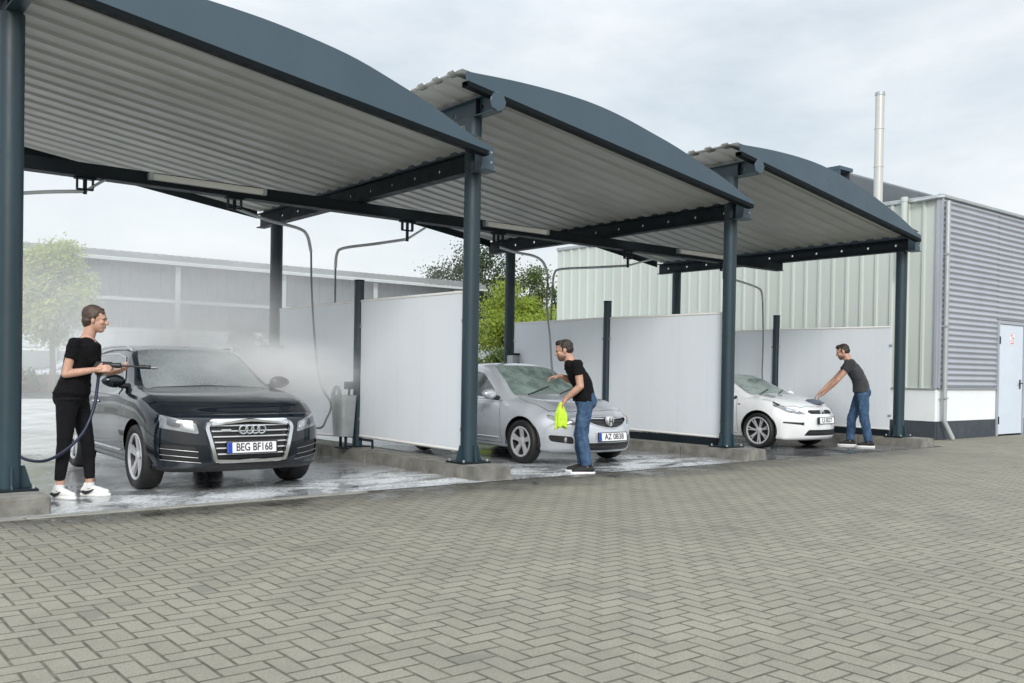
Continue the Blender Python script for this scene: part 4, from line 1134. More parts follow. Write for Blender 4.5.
    for a, b, c, d in ((-.265, .265, .060, .068), (-.265, .265, -.068, -.060), (-.270, -.262, -.068, .068), (.262, .270, -.068, .068)): mb.box(-.014, .004, a, b, c, d, pm4)
    mb.done('plate_frame', M['ink'], pl, smooth=0)
    tm = pm4 @ Matrix(((0, 0, 1, .002), (1, 0, 0, .022), (0, 1, 0, 0), (0, 0, 0, 1)))
    text_mesh(S['reg'], .118, M['ink'], 'lettering', pl, tm, .0015, S.get('regx', .74))
    # mirrors
    mx, my, mz = S['mirror']
    for sd in (-1, 1):
        mb = MB(); c = V(mx, sd*(my+.12), mz)
        mb.ell((0, 0, 0), .075, .125, .082); bmesh.ops.scale(mb.bm, vec=(1, 1, 1), verts=mb.bm.verts)
        for v in mb.bm.verts:
            if v.co.x < -.02: v.co.x = -.02
            v.co.z *= 1 - .25*max(0, v.co.y*sd)/.125
            v.co += c
        mb.done('mirror', S.get('mirm', pm), t, smooth=50)
        mb = MB(); mb.tube([V(mx+.01, sd*(my-.05), mz-.06), V(mx, sd*(my+.06), mz-.055)], [.035, .028], 10); mb.done('mirror_arm', M['black'], t)
    for sd in (-1, 1):
        for hx, hz in S['handles']:
            p0, p1 = ps(hx-.1, hz, sd, .028), ps(hx+.1, hz+.005, sd, .028)
            mb = MB(); mb.tube([ps(hx-.1, hz, sd, 0), p0.lerp(p1, .12), p0.lerp(p1, .88), ps(hx+.1, hz+.005, sd, 0)], .014, 8); mb.done('door_handle', S.get('hm', pm), t)
    for a, b in S['wipers']:
        mb = MB(); mb.tube([pt(*a, .012), pt(*[lerp(a[i], b[i], .5) for i in (0, 1)], .02), pt(*b, .014)], .009, 6); mb.done('wiper', M['black'], t)
    # grille bars, trim bars, lamps
    for nm, pts, r, m, off in S['fbars']:
        for sd in ((-1, 1) if nm.endswith('*') else (1,)):
            path = []
            for (a, b) in zip(pts, pts[1:]):
                for k in range(6): path.append((lerp(a[0], b[0], k/6), lerp(a[1], b[1], k/6)))
            path.append(pts[-1])
            mb = MB(); mb.tube([pf(sd*y, z, off) for y, z in path], r, 8); mb.done(nm.rstrip('*'), m, t)
    for nm, pts, r, m, off in S['sbars']:
        for sd in (-1, 1):
            path = []
            for (a, b) in zip(pts, pts[1:]):
                for k in range(5): path.append((lerp(a[0], b[0], k/5), lerp(a[1], b[1], k/5)))
            path.append(pts[-1])
            mb = MB(); mb.tube([ps(x, z, sd, off) for x, z in path], r, 6); mb.done(nm, m, t)
    for nm, poly, m, off in S['patches']:      # small lamp bowls and badges lying on the skin, front view
        for sd in (-1, 1):
            g = poly_sd(poly); y_0, y_1 = min(p[0] for p in poly), max(p[0] for p in poly); z_0, z_1 = min(p[1] for p in poly), max(p[1] for p in poly)
            mb = MB(); c = (sum(p[0] for p in poly)/len(poly), sum(p[1] for p in poly)/len(poly))
            lp = [mb.bm.verts.new(pf(sd*y, z, off)) for y, z in rounded(poly, .03, 3)]; lb = [mb.bm.verts.new(pf(sd*y, z, -.004)) for y, z in rounded(poly, .03, 3)]
            cv = mb.bm.verts.new(pf(sd*c[0], c[1], off*1.5)); q = len(lp)
            for i in range(q):
                mb.bm.faces.new((lp[i], lp[(i+1) % q], cv)); mb.bm.faces.new((lp[i], lb[i], lb[(i+1) % q], lp[(i+1) % q]))
            mb.done(nm, m, t, smooth=50)
    S['extra'](t, pf, ps, pt)
    return t
def torus(mb, mtx, Rr, r, n=28, k=8, sy=1.):
    rings = []
    for i in range(n):
        a = 2*math.pi*i/n; rings.append([mb.bm.verts.new(mtx @ V((Rr+r*math.cos(b))*math.cos(a), (Rr+r*math.cos(b))*math.sin(a)*sy, r*math.sin(b))) for b in [2*math.pi*j/k for j in range(k)]])
    for i in range(n): mb.bridge(rings[i], rings[(i+1) % n])
FM = Matrix(((0, 0, 1, 0), (1, 0, 0, 0), (0, 1, 0, 0), (0, 0, 0, 1)))   # drawing plane -> facing +x

M['darkchrome'] = mat('satin_trim', (.30, .31, .32), .35, .8, .05, 8)
# dark SUV ---------------------------------------------------------
grille = [(0, .815), (.40, .815), (.475, .735), (.385, .365), (.35, .335), (0, .335)]
gin = [(0, .780), (.385, .780), (.435, .732), (.353, .385), (.336, .372), (0, .372)]
def suv_extra(t, pf, ps, pt):
    mb = MB(); px = pf(0, .70).x + .03
    for k in range(4):
        torus(mb, Matrix.Translation((px+.003*(k % 2), (k-1.5)*.064, .70)) @ FM, .043, .0085)
    mb.done('ring_emblem', M['chrome'], t)
    # raised chrome surround of the grille
    mid = [((a[0]+b[0])/2, (a[1]+b[1])/2) for a, b in zip(grille, gin)]
    pts = rounded(mid[1:-1], .05, 4); pts = [(0, .7975)] + pts + [(0, .3535)]
    full = pts + [(-y, z) for y, z in reversed(pts[1:-1])]
    mb = MB(); prev = None; first = None
    dense = []
    for a, b in zip(full, full[1:] + full[:1]):
        for k in range(3): dense.append((lerp(a[0], b[0], k/3), lerp(a[1], b[1], k/3)))
    P = [pf(y, z, .012) for y, z in dense]; n = len(P)
    for i in range(n):
        d = (P[(i+1) % n]-P[i-1]).normalized(); s = V(1, 0, 0).cross(d).normalized()
        wdt = .026 if abs(d.y) < .8 else .017
        rg = [mb.bm.verts.new(P[i]+q) for q in (s*wdt+V(-.02, 0, 0), s*wdt*.7+V(.016, 0, 0), -s*wdt*.7+V(.016, 0, 0), -s*wdt+V(-.02, 0, 0))]
        if prev: mb.bridge(prev, rg)
        else: first = rg
        prev = rg
    mb.bridge(prev, first); mb.done('grille_surround', M['chrome'], t, smooth=40)
    for sd in (-1, 1):      # roof rails
        mb = MB(); pp = [pt(x, sd*.60, .045 if 0 < k < 6 else -.01) for k, x in enumerate((.12, .02, -.3, -.8, -1.2, -1.5, -1.62))]
        mb.tube(smooth_path(pp, 4), .018, 8); mb.done('roof_rail', M['alloy'], t)
    mb = MB(); mb.ell(pt(.60, -.50, .004), .05, .05, .006); mb.done('windscreen_sticker', M['platew'], t)
    mb = MB(); q = pf(-.27, .70, .028); mb.box(q.x-.004, q.x+.002, q.y-.05, q.y+.05, .69, .708); mb.done('grille_badge', M['alloy'], t)
swin = [(.66, 1.055), (.50, 1.20), (.12, 1.465), (-.25, 1.515), (-.32, 1.515), (-.32, 1.06)]
swin2 = [(-.40, 1.06), (-.40, 1.515), (-1.0, 1.51), (-1.45, 1.46), (-1.95, 1.22), (-1.80, 1.08)]
SUV = dict(
 top=[(-2.33, .95), (-2.2, 1.22), (-1.95, 1.5), (-1.4, 1.625), (-.6, 1.66), (-.1, 1.65), (.18, 1.60), (.5, 1.43), (.95, 1.165), (1.02, 1.14), (1.5, 1.085), (1.9, 1.0), (2.1, .935), (2.22, .885), (2.33, .815)],
 belt=[(-2.33, .88), (-2, 1.03), (0, 1.02), (.9, 1.06), (1.5, 1.035), (1.9, .96), (2.1, .90), (2.22, .855), (2.33, .785)],
 wb=[(-2.33, .68), (-2, .83), (-1, .885), (.9, .885), (1.6, .89), (2.05, .865), (2.33, .81)],
 wmax=[(-2.33, .78), (-2, .88), (-1.4, .945), (0, .925), (1.4, .945), (2.0, .93), (2.33, .88)],
 wsill=[(-2.33, .74), (-1.8, .86), (0, .865), (1.8, .88), (2.33, .83)],
 zsill=[(-2.33, .36), (-1.8, .27), (0, .24), (1.9, .24), (2.33, .235)],
 wroof=[(-2.33, .55), (-1.8, .6), (0, .635), (.2, .65), (.95, .76), (1.04, .79), (1.6, .775), (2.1, .74), (2.33, .68)],
 bow=[(-.2, 0), (.3, .03), (1.0, .10), (1.5, .11), (2.0, .22), (2.33, .30)], bowp=3.0,
 prof=[(.2, -.10), (.30, .0), (.5, .03), (.7, .01), (.85, -.04), (.95, -.14), (1.1, -.1)], front0=1.5,
 xf=1.44, xr=-1.38, wr=.365, ww=.235, rim=.72, arch=.415, track=1.63, spokes=5, split=(-.13, .13), sw=(.05, .034),
 side=[('side_window', swin), ('side_window', swin2), ('door', [(.92, .34), (.92, .62), (.86, 1.02), (-.36, 1.035), (-.36, .34)]), ('door', [(-.37, .34), (-.37, 1.035), (-1.18, 1.04), (-1.02, .72), (-.90, .45), (-.86, .34)])],
 front=[('windscreen', [(-.1, 1.165), (.60, 1.135), (.705, 1.115), (.60, 1.50), (.545, 1.60), (.3, 1.615), (-.1, 1.62)], .05), ('headlight', rounded([(.52, .655), (.545, .765), (.70, .82), (.835, .86), (.845, .72)], .02, 3), 1.6),
        ('grille', gin, 1.7), ('grille_frame', grille, 1.7), ('air_intake', rounded([(.50, .345), (.56, .53), (.86, .56), (.84, .38)], .03, 3), 1.5), ('lower_grille', [(-.1, .24), (-.1, .325), (.42, .325), (.52, .285), (.86, .30), (.86, .24)], 1.4)],
 plan=[('hood', [(1.00, -.1), (1.02, .70), (1.25, .80), (1.75, .79), (2.03, .60), (2.22, .35), (2.26, -.1)])],
 push={'headlight': .004, 'grille': -.03, 'air_intake': -.015, 'grille_frame': .002, 'windscreen': .002, 'lower_grille': .002},
 wsm=M['glass_suv'], plate=(.505, R(4)), eu=True, reg='BEG BF168', regx=.72, mirror=(.74, .845, 1.20), mirm=M['navy'],
 handles=[(-.2, .93), (-1.02, .95)], hm=M['chrome'], wipers=[],
 fbars=[('grille_bar', [(-w, z), (w, z)], .0085, M['alloy'], -.006) for z, w in ((.745, .41), (.685, .405), (.625, .395), (.565, .38), (.50, .365), (.435, .35))] +
       [('intake_bar*', [(.53, z), (.845, z+.035)], .0045, M['darkchrome'], .0) for z in (.40, .465)] + [('intake_bar*', [(.50, .345), (.84, .38)], .0045, M['darkchrome'], .002)],
 sbars=[('window_trim', [(.68, 1.045), (.50, 1.215), (.12, 1.48), (-.25, 1.532), (-1.0, 1.528), (-1.45, 1.478), (-1.98, 1.22)], .009, M['chrome'], .004), ('sill_trim', [(.88, .40), (-.85, .40)], .012, M['alloy'], .006)],
 patches=[('headlamp_bowl', [(.555, .685), (.57, .755), (.655, .785), (.655, .71)], M['led'], .012), ('headlamp_bowl', [(.68, .72), (.68, .795), (.79, .83), (.79, .745)], M['lensdark'], .010)],
 extra=suv_extra)

M['lensgrey'] = mat('grey_lens', (.20, .21, .22), .1, .3, .3, 14, .1, 40, coat=1, rv=.05)
# silver sedan -----------------------------------------------------
def sed_extra(t, pf, ps, pt):
    mb = MB(); q = pf(0, .655); px = q.x + .022
    e = [(0, .09), (.05, .085), (.075, .045), (.07, 0), (.045, -.055), (0, -.095)]; e = e + [(-a, b) for a, b in reversed(e[1:-1])]
    mb.prism(e, lambda a, b: V(px-.04, a, .655+b), lambda a, b: V(px+.012, a*.8, .655+b*.8)); em = mb.bevel(.006).done('emblem', M['alloy'], t, smooth=30)
    mb = MB(); mb.box(px+.012, px+.016, -.034, -.018, .61, .70); mb.box(px+.012, px+.016, .018, .034, .61, .70); mb.box(px+.012, px+.016, -.017, .017, .65, .664); mb.done('emblem_mark', M['ink'], em, smooth=0)
    for sd in (-1, 1):
        mb = MB(); c = pf(sd*.60, .385, -.035); mb.lathe([(.0, -.01), (.045, -.01), (.05, .012), (.035, .022), (0, .024)], c, 'X', 20); mb.done('fog_lamp', M['led'], t)
        mb = MB(); c = ps(1.93, .70, sd, .004); c2 = ps(2.0, .66, sd, .004); mb.tube([c, c2], [.03, .022], 8); mb.done('side_marker', M['amber'], t)
M['amber'] = mat('amber_lens', (.42, .29, .26), .25, 0, .1, 12, coat=.5)
SED = dict(
 top=[(-2.35, .90), (-2.1, 1.06), (-1.6, 1.13), (-1.0, 1.39), (-.5, 1.50), (0, 1.515), (.22, 1.48), (.6, 1.295), (1.04, 1.035), (1.14, 1.005), (1.6, .945), (1.95, .87), (2.12, .82), (2.24, .765), (2.35, .68)],
 belt=[(-2.35, .82), (-1.7, .98), (0, .935), (1.0, .915), (1.5, .89), (1.9, .80), (2.1, .745), (2.35, .62)],
 wb=[(-2.35, .6), (-2, .75), (-1, .825), (1, .825), (1.5, .81), (1.95, .755), (2.35, .62)],
 wmax=[(-2.35, .72), (-2, .84), (-1.3, .885), (0, .885), (1.4, .89), (1.95, .87), (2.35, .78)],
 wsill=[(-2.35, .68), (-1.8, .81), (0, .825), (1.8, .83), (2.35, .74)],
 zsill=[(-2.35, .32), (-1.8, .22), (0, .20), (1.9, .20), (2.35, .19)],
 wroof=[(-2.35, .5), (-1.7, .56), (-1.0, .56), (0, .585), (.22, .60), (1.04, .71), (1.14, .66), (1.6, .62), (2.35, .5)],
 bow=[(-.2, 0), (.3, .04), (1.0, .14), (1.5, .17), (2.0, .34), (2.35, .50)],
 prof=[(.18, -.08), (.28, .02), (.42, .04), (.55, .02), (.66, -.03), (.78, -.14), (.9, -.1)], front0=1.5,
 xf=1.40, xr=-1.33, wr=.328, ww=.175, rim=.70, arch=.372, track=1.60, spokes=5, split=(-.14, .14), sw=(.045, .036),
 side=[('side_window', [(.72, .97), (.50, 1.12), (.14, 1.335), (-.15, 1.385), (-.22, 1.385), (-.22, .975)]), ('side_window', [(-.30, .975), (-.30, 1.385), (-.7, 1.375), (-1.1, 1.27), (-1.42, 1.07), (-1.35, 1.0)]),
       ('door', [(.92, .28), (.92, .60), (.86, .925), (-.26, .955), (-.26, .28)]), ('door', [(-.27, .28), (-.27, .955), (-1.1, .975), (-.98, .65), (-.84, .38), (-.82, .28)])],
 front=[('windscreen', [(-.1, 1.04), (.58, 1.015), (.68, 1.005), (.55, 1.38), (.50, 1.455), (.3, 1.475), (-.1, 1.48)], .1), ('headlight', rounded([(.40, .60), (.43, .65), (.58, .71), (.72, .75), (.735, .70), (.62, .61)], .02, 3), 1.45),
        ('grille', [(-.1, .715), (.40, .715), (.385, .665), (.24, .59), (.10, .555), (-.1, .55)], 1.7), ('lower_grille', rounded([(-.6, .345), (.47, .345), (.41, .235), (-.6, .235)], .02, 2), 1.6), ('air_intake', rounded([(.52, .325), (.535, .435), (.76, .455), (.74, .36)], .03, 3), 1.45)],
 plan=[('hood', [(1.10, -.1), (1.08, .68), (1.4, .74), (1.8, .68), (2.02, .45), (2.10, -.1)])],
 push={'headlight': .004, 'grille': -.02, 'air_intake': -.01, 'windscreen': .002},
 wsm=M['glass_foam'], plate=(.435, R(6)), eu=True, reg='AZ 0838', regx=.85, mirror=(.74, .84, 1.02), mirm=M['silver'],
 handles=[(-.12, .83), (-.95, .86)], wipers=[((1.08, -.5), (.86, .05)), ((1.08, .1), (.84, .58))],
 fbars=[('grille_trim', [(-.40, .705), (-.2, .70), (0, .695), (.2, .70), (.40, .705)], .013, M['chrome'], .0), ('grille_trim', [(-.39, .668), (-.24, .598), (-.1, .563), (0, .555), (.1, .563), (.24, .598), (.39, .668)], .010, M['silver'], .002), ('grille_bar', [(-.36, .65), (.36, .65)], .007, M['darkalloy'], -.012), ('lower_bar', [(-.42, .29), (.42, .29)], .006, M['darkalloy'], .002)],
 sbars=[('sill_trim', [(.85, .36), (-.78, .37)], .010, M['silver'], .006)],
 patches=[('headlamp_bowl', [(.46, .62), (.48, .66), (.555, .685), (.555, .63)], M['led'], .010), ('headlamp_bowl', [(.59, .64), (.59, .70), (.675, .725), (.675, .675)], M['led'], .010)],
 lm=M['lensgrey'], extra=sed_extra)

# white fastback ---------------------------------------------------
def wht_extra(t, pf, ps, pt):
    q = pf(0, .735); mb = MB(); mb.lathe([(.0, 0), (.062, 0), (.065, .02), (.055, .028), (0, .03)], (q.x-.008, 0, .735), 'X', 24); em = mb.done('emblem', M['alloy'], t)
    mb = MB()
    for a, b in (((-.038, .035), (-.012, -.04)), ((.038, .035), (.012, -.04)), ((-.012, -.04), (.0, .0)), ((.012, -.04), (.0, .0))):
        mb.tube([(q.x+.024, a[0], .735+a[1]), (q.x+.024, b[0], .735+b[1])], .006, 6)
    mb.done('emblem_mark', M['ink'], em)
    for sd in (-1, 1):
        mb = MB(); c = ps(.93, .86, sd, .004); mb.ell(c, .035, .006, .012); mb.done('side_repeater', M['black'], t)
WHT = dict(
 top=[(-2.25, .98), (-1.95, 1.14), (-1.3, 1.36), (-.6, 1.475), (-.1, 1.485), (.2, 1.45), (.6, 1.29), (1.08, 1.075), (1.18, 1.05), (1.6, 1.0), (1.9, .93), (2.06, .875), (2.16, .83), (2.25, .76)],
 belt=[(-2.25, .88), (-1.6, 1.02), (0, .97), (1.0, .965), (1.5, .95), (1.9, .86), (2.06, .80), (2.25, .69)],
 wb=[(-2.25, .6), (-1.9, .76), (-1, .83), (1, .84), (1.45, .84), (1.9, .77), (2.25, .64)],
 wmax=[(-2.25, .76), (-1.9, .87), (-1.3, .925), (0, .905), (1.4, .925), (1.9, .90), (2.25, .82)],
 wsill=[(-2.25, .7), (-1.8, .83), (0, .84), (1.8, .86), (2.25, .79)],
 zsill=[(-2.25, .30), (-1.8, .21), (0, .19), (1.9, .19), (2.25, .185)],
 wroof=[(-2.25, .5), (-1.7, .55), (0, .59), (.2, .60), (1.08, .72), (1.18, .67), (1.6, .63), (2.25, .5)],
 bow=[(-.2, 0), (.3, .04), (1.0, .14), (1.5, .16), (2.0, .30), (2.25, .40)],
 prof=[(.18, -.04), (.26, .02), (.4, .04), (.55, .03), (.68, -.01), (.80, -.10), (.95, -.1)], front0=1.5,
 xf=1.38, xr=-1.35, wr=.352, ww=.23, rim=.77, arch=.395, track=1.60, spokes=7, split=(-.13, .13), sw=(.030, .018),
 side=[('side_window', [(.76, 1.0), (.50, 1.15), (.14, 1.33), (-.15, 1.37), (-.24, 1.37), (-.24, 1.0)]), ('side_window', [(-.31, 1.0), (-.31, 1.37), (-.7, 1.36), (-1.2, 1.22), (-1.5, 1.08), (-1.4, 1.03)]),
       ('door', [(.90, .28), (.90, .60), (.86, .96), (-.27, .98), (-.27, .28)]), ('door', [(-.28, .28), (-.28, .98), (-1.15, 1.0), (-1.0, .70), (-.86, .40), (-.84, .28)])],
 front=[('windscreen', [(-.1, 1.085), (.58, 1.06), (.69, 1.045), (.55, 1.36), (.50, 1.435), (.3, 1.45), (-.1, 1.455)], .1), ('headlight', rounded([(.44, .70), (.50, .745), (.66, .82), (.79, .885), (.805, .845), (.70, .735), (.57, .695)], .015, 3), 1.3),
        ('grille', rounded([(-.5, .775), (.34, .775), (.38, .735), (.32, .70), (-.5, .695)], .015, 2), 1.7), ('lower_grille', rounded([(-.8, .395), (.42, .395), (.50, .28), (-.8, .28)], .02, 2), 1.6), ('air_intake', rounded([(.50, .485), (.50, .535), (.80, .55), (.80, .52)], .01, 2), 1.4)],
 plan=[('hood', [(1.13, -.1), (1.12, .70), (1.45, .77), (1.8, .70), (2.02, .45), (2.09, -.1)])],
 push={'headlight': .004, 'grille': -.012, 'air_intake': -.008, 'windscreen': .002},
 wsm=M['glass_foam'], plate=(.575, R(5)), eu=False, reg='LS 0527', regx=.85, mirror=(.78, .86, 1.05), mirm=M['pearl'],
 handles=[(-.12, .86), (-.98, .89)], wipers=[((1.12, -.5), (.90, .05)), ((1.12, .1), (.88, .58))],
 fbars=[('grille_bar', [(-.33, .735), (.33, .735)], .006, M['darkalloy'], -.006), ('lower_bar', [(-.42, .335), (.42, .335)], .006, M['darkalloy'], .002)],
 sbars=[('lamp_corner', [(1.62, .915), (1.75, .86)], .022, M['black'], .0)],
 patches=[('headlamp_bowl', [(.54, .735), (.57, .765), (.68, .815), (.70, .76)], M['led'], .008)],
 lm=M['lensgrey'], extra=wht_extra)
car1 = build_car(SUV, 'parked_car', 'dark navy SUV with chrome grille and ring emblem being sprayed in the nearest bay', 'car', (2.09, 1.92, .004), R(-91), (.865, .925, .86), M['navy'])
car2 = build_car(SED, 'parked_car', 'silver sedan with foamy windscreen in the middle bay', 'car', (6.94, 1.99, .004), R(-90.5), (.87, .945, .87), M['silver'])
car3 = build_car(WHT, 'parked_car', 'white car with many-spoked wheels in the farthest bay', 'car', (11.93, 1.95, .004), R(-88.5), (.83, .90, .83), M['pearl'])
for k, (x, y, rz, src, lb) in enumerate(((9.6, 37.9, 178, car2, 'distant parked car behind the hedge, left of the woman in the mist'), (16.3, 38.0, 2, car2, 'distant parked car behind the hedge, above the SUV roof'), (21.9, 37.9, 181, car2, 'distant parked car behind the hedge near the rear column'))):
    c = copy_tree(src); c.location = (x, y, -.01); c.rotation_euler = (0, 0, R(rz)); c.scale = (1, 1, 1); tag(c, lb, 'car', 'cars parked behind the hedge')
# ------------------------------------------------------------------ people
def hand(mb, wrist, fdir, up, side, curl, s=1.):
    """palm, four fingers and a thumb; fdir along the hand, up = back of the hand, side = +1 thumb on the left of fdir"""
    f = Vector(fdir).normalized(); u = Vector(up); u = (u - f*u.dot(f)).normalized(); l = u.cross(f)*side
    w = Vector(wrist)
    for i in range(4):
        o = (1.5-i)*.0195*s
        k0 = w + f*.012*s + l*o*.7; k1 = w + f*(.088-.006*abs(i-1))*s + l*o
        mb.cap(k0, k1, .0125*s, .0115*s, 10)
        p = k1; d = f.copy(); ax = l*1.0; ang = 0
        for j, ln in enumerate(((.040, .026, .020)[q]*(1.0, 1.08, 1.0, .8)[i] for q in range(3))):
            ang = curl*(.55, 1.0, .75)[j]
            d = Matrix.Rotation(-ang*side, 3, ax*side) @ d if False else (d*math.cos(ang) - u_rot(d, f, u)*math.sin(ang))
            q = p + d*ln*s; mb.cap(p, q, (.0088-.0008*j)*s, (.0082-.0008*j)*s, 8); p = q
    t0 = w + f*.025*s + l*.028*s; t1 = t0 + (f*.6 + l*.7 - u*.25).normalized()*.045*s; t2 = t1 + (f*.9 + l*.15 - u*.35).normalized()*.032*s
    mb.cap(t0, t1, .014*s, .0105*s, 8); mb.cap(t1, t2, .0105*s, .0085*s, 8)
    mb.cap(w - f*.02*s, w + f*.03*s, .024*s, .026*s, 10)
def u_rot(d, f, u):
    # perpendicular of d in the plane of f and u
    a, b = d.dot(f), d.dot(u)
    return (u*a - f*b)
def head(mb, c, s, ry, chin=1.):
    """skull, jaw, nose, ears; faces +x before the tilt ry"""
    m = Matrix.Rotation(ry, 3, 'Y'); c = Vector(c)
    P = lambda *p: c + m @ (V(*p)*s)
    e = Matrix.Rotation(ry, 3, 'Y').to_quaternion()
    mb.ell(P(-.012, 0, .030), .098*s, .077*s, .092*s, e); mb.ell(P(.012, 0, -.035), .078*s, .064*s, .078*s, e)
    mb.ell(P(.042, 0, -.082), .040*s, .040*s, .030*s*chin, e)
    mb.ell(P(.070, 0, .022), .022*s, .055*s, .016*s, e)                         # brow
    mb.cap(P(.084, 0, .010), P(.103, 0, -.022), .009*s, .0135*s, 8)             # nose
    for q in (-1, 1):
        mb.ell(P(.094, q*.010, -.026), .009*s, .008*s, .007*s, e)
        mb.ell(P(-.006, q*.077, -.008), .016*s, .010*s, .030*s, e); mb.ell(P(.058, q*.038, -.018), .026*s, .022*s, .022*s, e)
    mb.ell(P(.082, 0, -.054), .010*s, .024*s, .006*s, e); mb.ell(P(.080, 0, -.064), .010*s, .021*s, .006*s, e)
    return P, e
def face_parts(P, e, s, body, beard=False):
    for q in (-1, 1):
        ok_, ey, en_, _ = body.closest_point_on_mesh(P(.086, q*.030, .002))
        mb = MB(); mb.ell(ey, .005*s, .009*s, .0045*s, e, 12, 8); mb.done('eye', M['eye'], body)
        bp = [body.closest_point_on_mesh(P(*w))[1] for w in ((.09, q*.014, .022), (.09, q*.028, .027), (.08, q*.043, .022))]
        mb = MB(); mb.tube(bp, [.0028*s, .0032*s, .002*s], 6); mb.done('eyebrow', M['hairm'], body)
    mb = MB(); mb.ell(P(.0895, 0, -.054), .0045*s, .022*s, .0045*s, e, 12, 8); mb.ell(P(.088, 0, -.063), .0045*s, .019*s, .0048*s, e, 12, 8); mb.done('lips', M['lips'], body)
    if beard:
        mb = MB(); mb.ell(P(.020, 0, -.062), .074*s, .064*s, .048*s, e); mb.ell(P(.044, 0, -.086), .043*s, .043*s, .030*s, e); mb.ell(P(.083, 0, -.042), .013*s, .028*s, .008*s, e)
        link('beard', remesh(mb, .006, 2), M['beard'], body, None, 180)
def hair(P, e, s, body, m, kind):
    mb = MB()
    if kind == 'crop':
        mb.ell(P(-.022, 0, .044), .096*s, .0795*s, .084*s, e); mb.ell(P(-.048, 0, .002), .066*s, .074*s, .058*s, e); mb.ell(P(.024, 0, .094), .056*s, .062*s, .034*s, e)
        for q in (-1, 1): mb.ell(P(.004, q*.069, .018), .020*s, .010*s, .034*s, e)
    else:
        mb.ell(P(-.026, 0, .046), .100*s, .082*s, .088*s, e); mb.ell(P(-.054, 0, -.010), .064*s, .076*s, .075*s, e)
        rnd = random.Random(9)
        for k in range(26):
            a = rnd.uniform(-1.2, 1.2); b = rnd.uniform(.0, 1.)
            x = lerp(.060, -.08, b); h0 = .125 - 4.5*(x+.02)**2 - .03*a*a; mb.cap(P(x, .055*math.sin(a), h0-.012), P(x-.045, .066*math.sin(a+.25), h0-.018-.03*b), .019*s, .010*s, 8)
        for q in (-1, 1): mb.ell(P(-.01, q*.074, .02), .026*s, .012*s, .042*s, e)
    me = remesh(mb, .0065, 2)
    rnd = random.Random(3)
    nn = [v.normal.copy() for v in me.vertices]
    for v, q in zip(me.vertices, nn): v.co += q*(.006*mnoise.noise(V(v.co.x*25, v.co.y*60, v.co.z*40))+.003*mnoise.noise(v.co*130))
    # keep the face clear
    bm = bmesh.new(); bm.from_mesh(me)
    c = P(0, 0, 0); ax = (P(1, 0, 0)-c).normalized(); az = (P(0, 0, 1)-c).normalized()
    hl = .060 if kind == 'crop' else .066
    bm.to_mesh(me); bm.free()
    return link('hair', me, m, body, None, 180)
def shoe(t, ankle, yaw, m, patch, solem=None, s=1., pm=None):
    """ankle point above the sole; toe towards yaw"""
    c, sn = math.cos(yaw), math.sin(yaw); o = V(ankle[0], ankle[1], 0)
    P = lambda x, y, z: o + V(c*x - sn*y, sn*x + c*y, z)*1.0
    mb = MB()
    mb.cap(P(-.045*s, 0, .055), P(.05*s, .003, .052), .042*s, .042*s, 12); mb.cap(P(.04*s, .003, .05), P(.155*s, .006, .036), .043*s, .034*s, 12)
    mb.cap(P(-.03*s, 0, .05), P(-.022*s, 0, .098), .042*s, .040*s, 12); mb.cap(P(.02*s, 0, .07), P(.10*s, .004, .05), .038*s, .036*s, 10)
    bm = remesh(mb, .006, 3)
    for v in bm.vertices: v.co.z = max(v.co.z, .014)
    up = link('shoe', bm, m, t, None, 180)
    mb = MB(); n = 22; lo, hi = [], []
    for k in range(n):
        a = 2*math.pi*k/n; x = .055*s + .150*s*math.cos(a); w = (.048 if math.cos(a) > 0 else .041)*s
        lo.append(P(x, w*math.sin(a)*(1 if abs(math.cos(a)) < .9 else .95) + .004, 0)); hi.append(P(x*1.01-.001, w*1.04*math.sin(a)+.004, .028))
    A = [mb.bm.verts.new(p) for p in lo]; B = [mb.bm.verts.new(p) for p in hi]
    mb.bm.faces.new(list(reversed(A))); mb.bm.faces.new(B); mb.bridge(A, B)
    mb.bevel(.004).done('sole', solem or M['sole'], up, smooth=50)
    if patch:
        for q in (-1, 1):
            mb = MB(); mb.tube([P(-.06*s, q*.040, .045), P(-.02*s, q*.0445, .036), P(.02*s, q*.046, .048), (P(.055*s, q*.043, .068))], [.013, .016, .010, .004], 8)
            mb.done('side_patch', pm or M['shoeb'], up)
    return up
def trim_faces(me, test):
    bm = bmesh.new(); bm.from_mesh(me)
    bmesh.ops.delete(bm, geom=[f for f in bm.faces if test(f.calc_center_median())], context='FACES'); bm.to_mesh(me); bm.free(); return me
def wrinkle(me, amp, sc, ax=(1, 1, 1)):
    nn = [v.normal.copy() for v in me.vertices]
    for v, q in zip(me.vertices, nn):
        p = V(v.co.x*ax[0], v.co.y*ax[1], v.co.z*ax[2]); v.co += q*amp*(mnoise.noise(p*sc)+.5*mnoise.noise(p*sc*2.3))
    return me
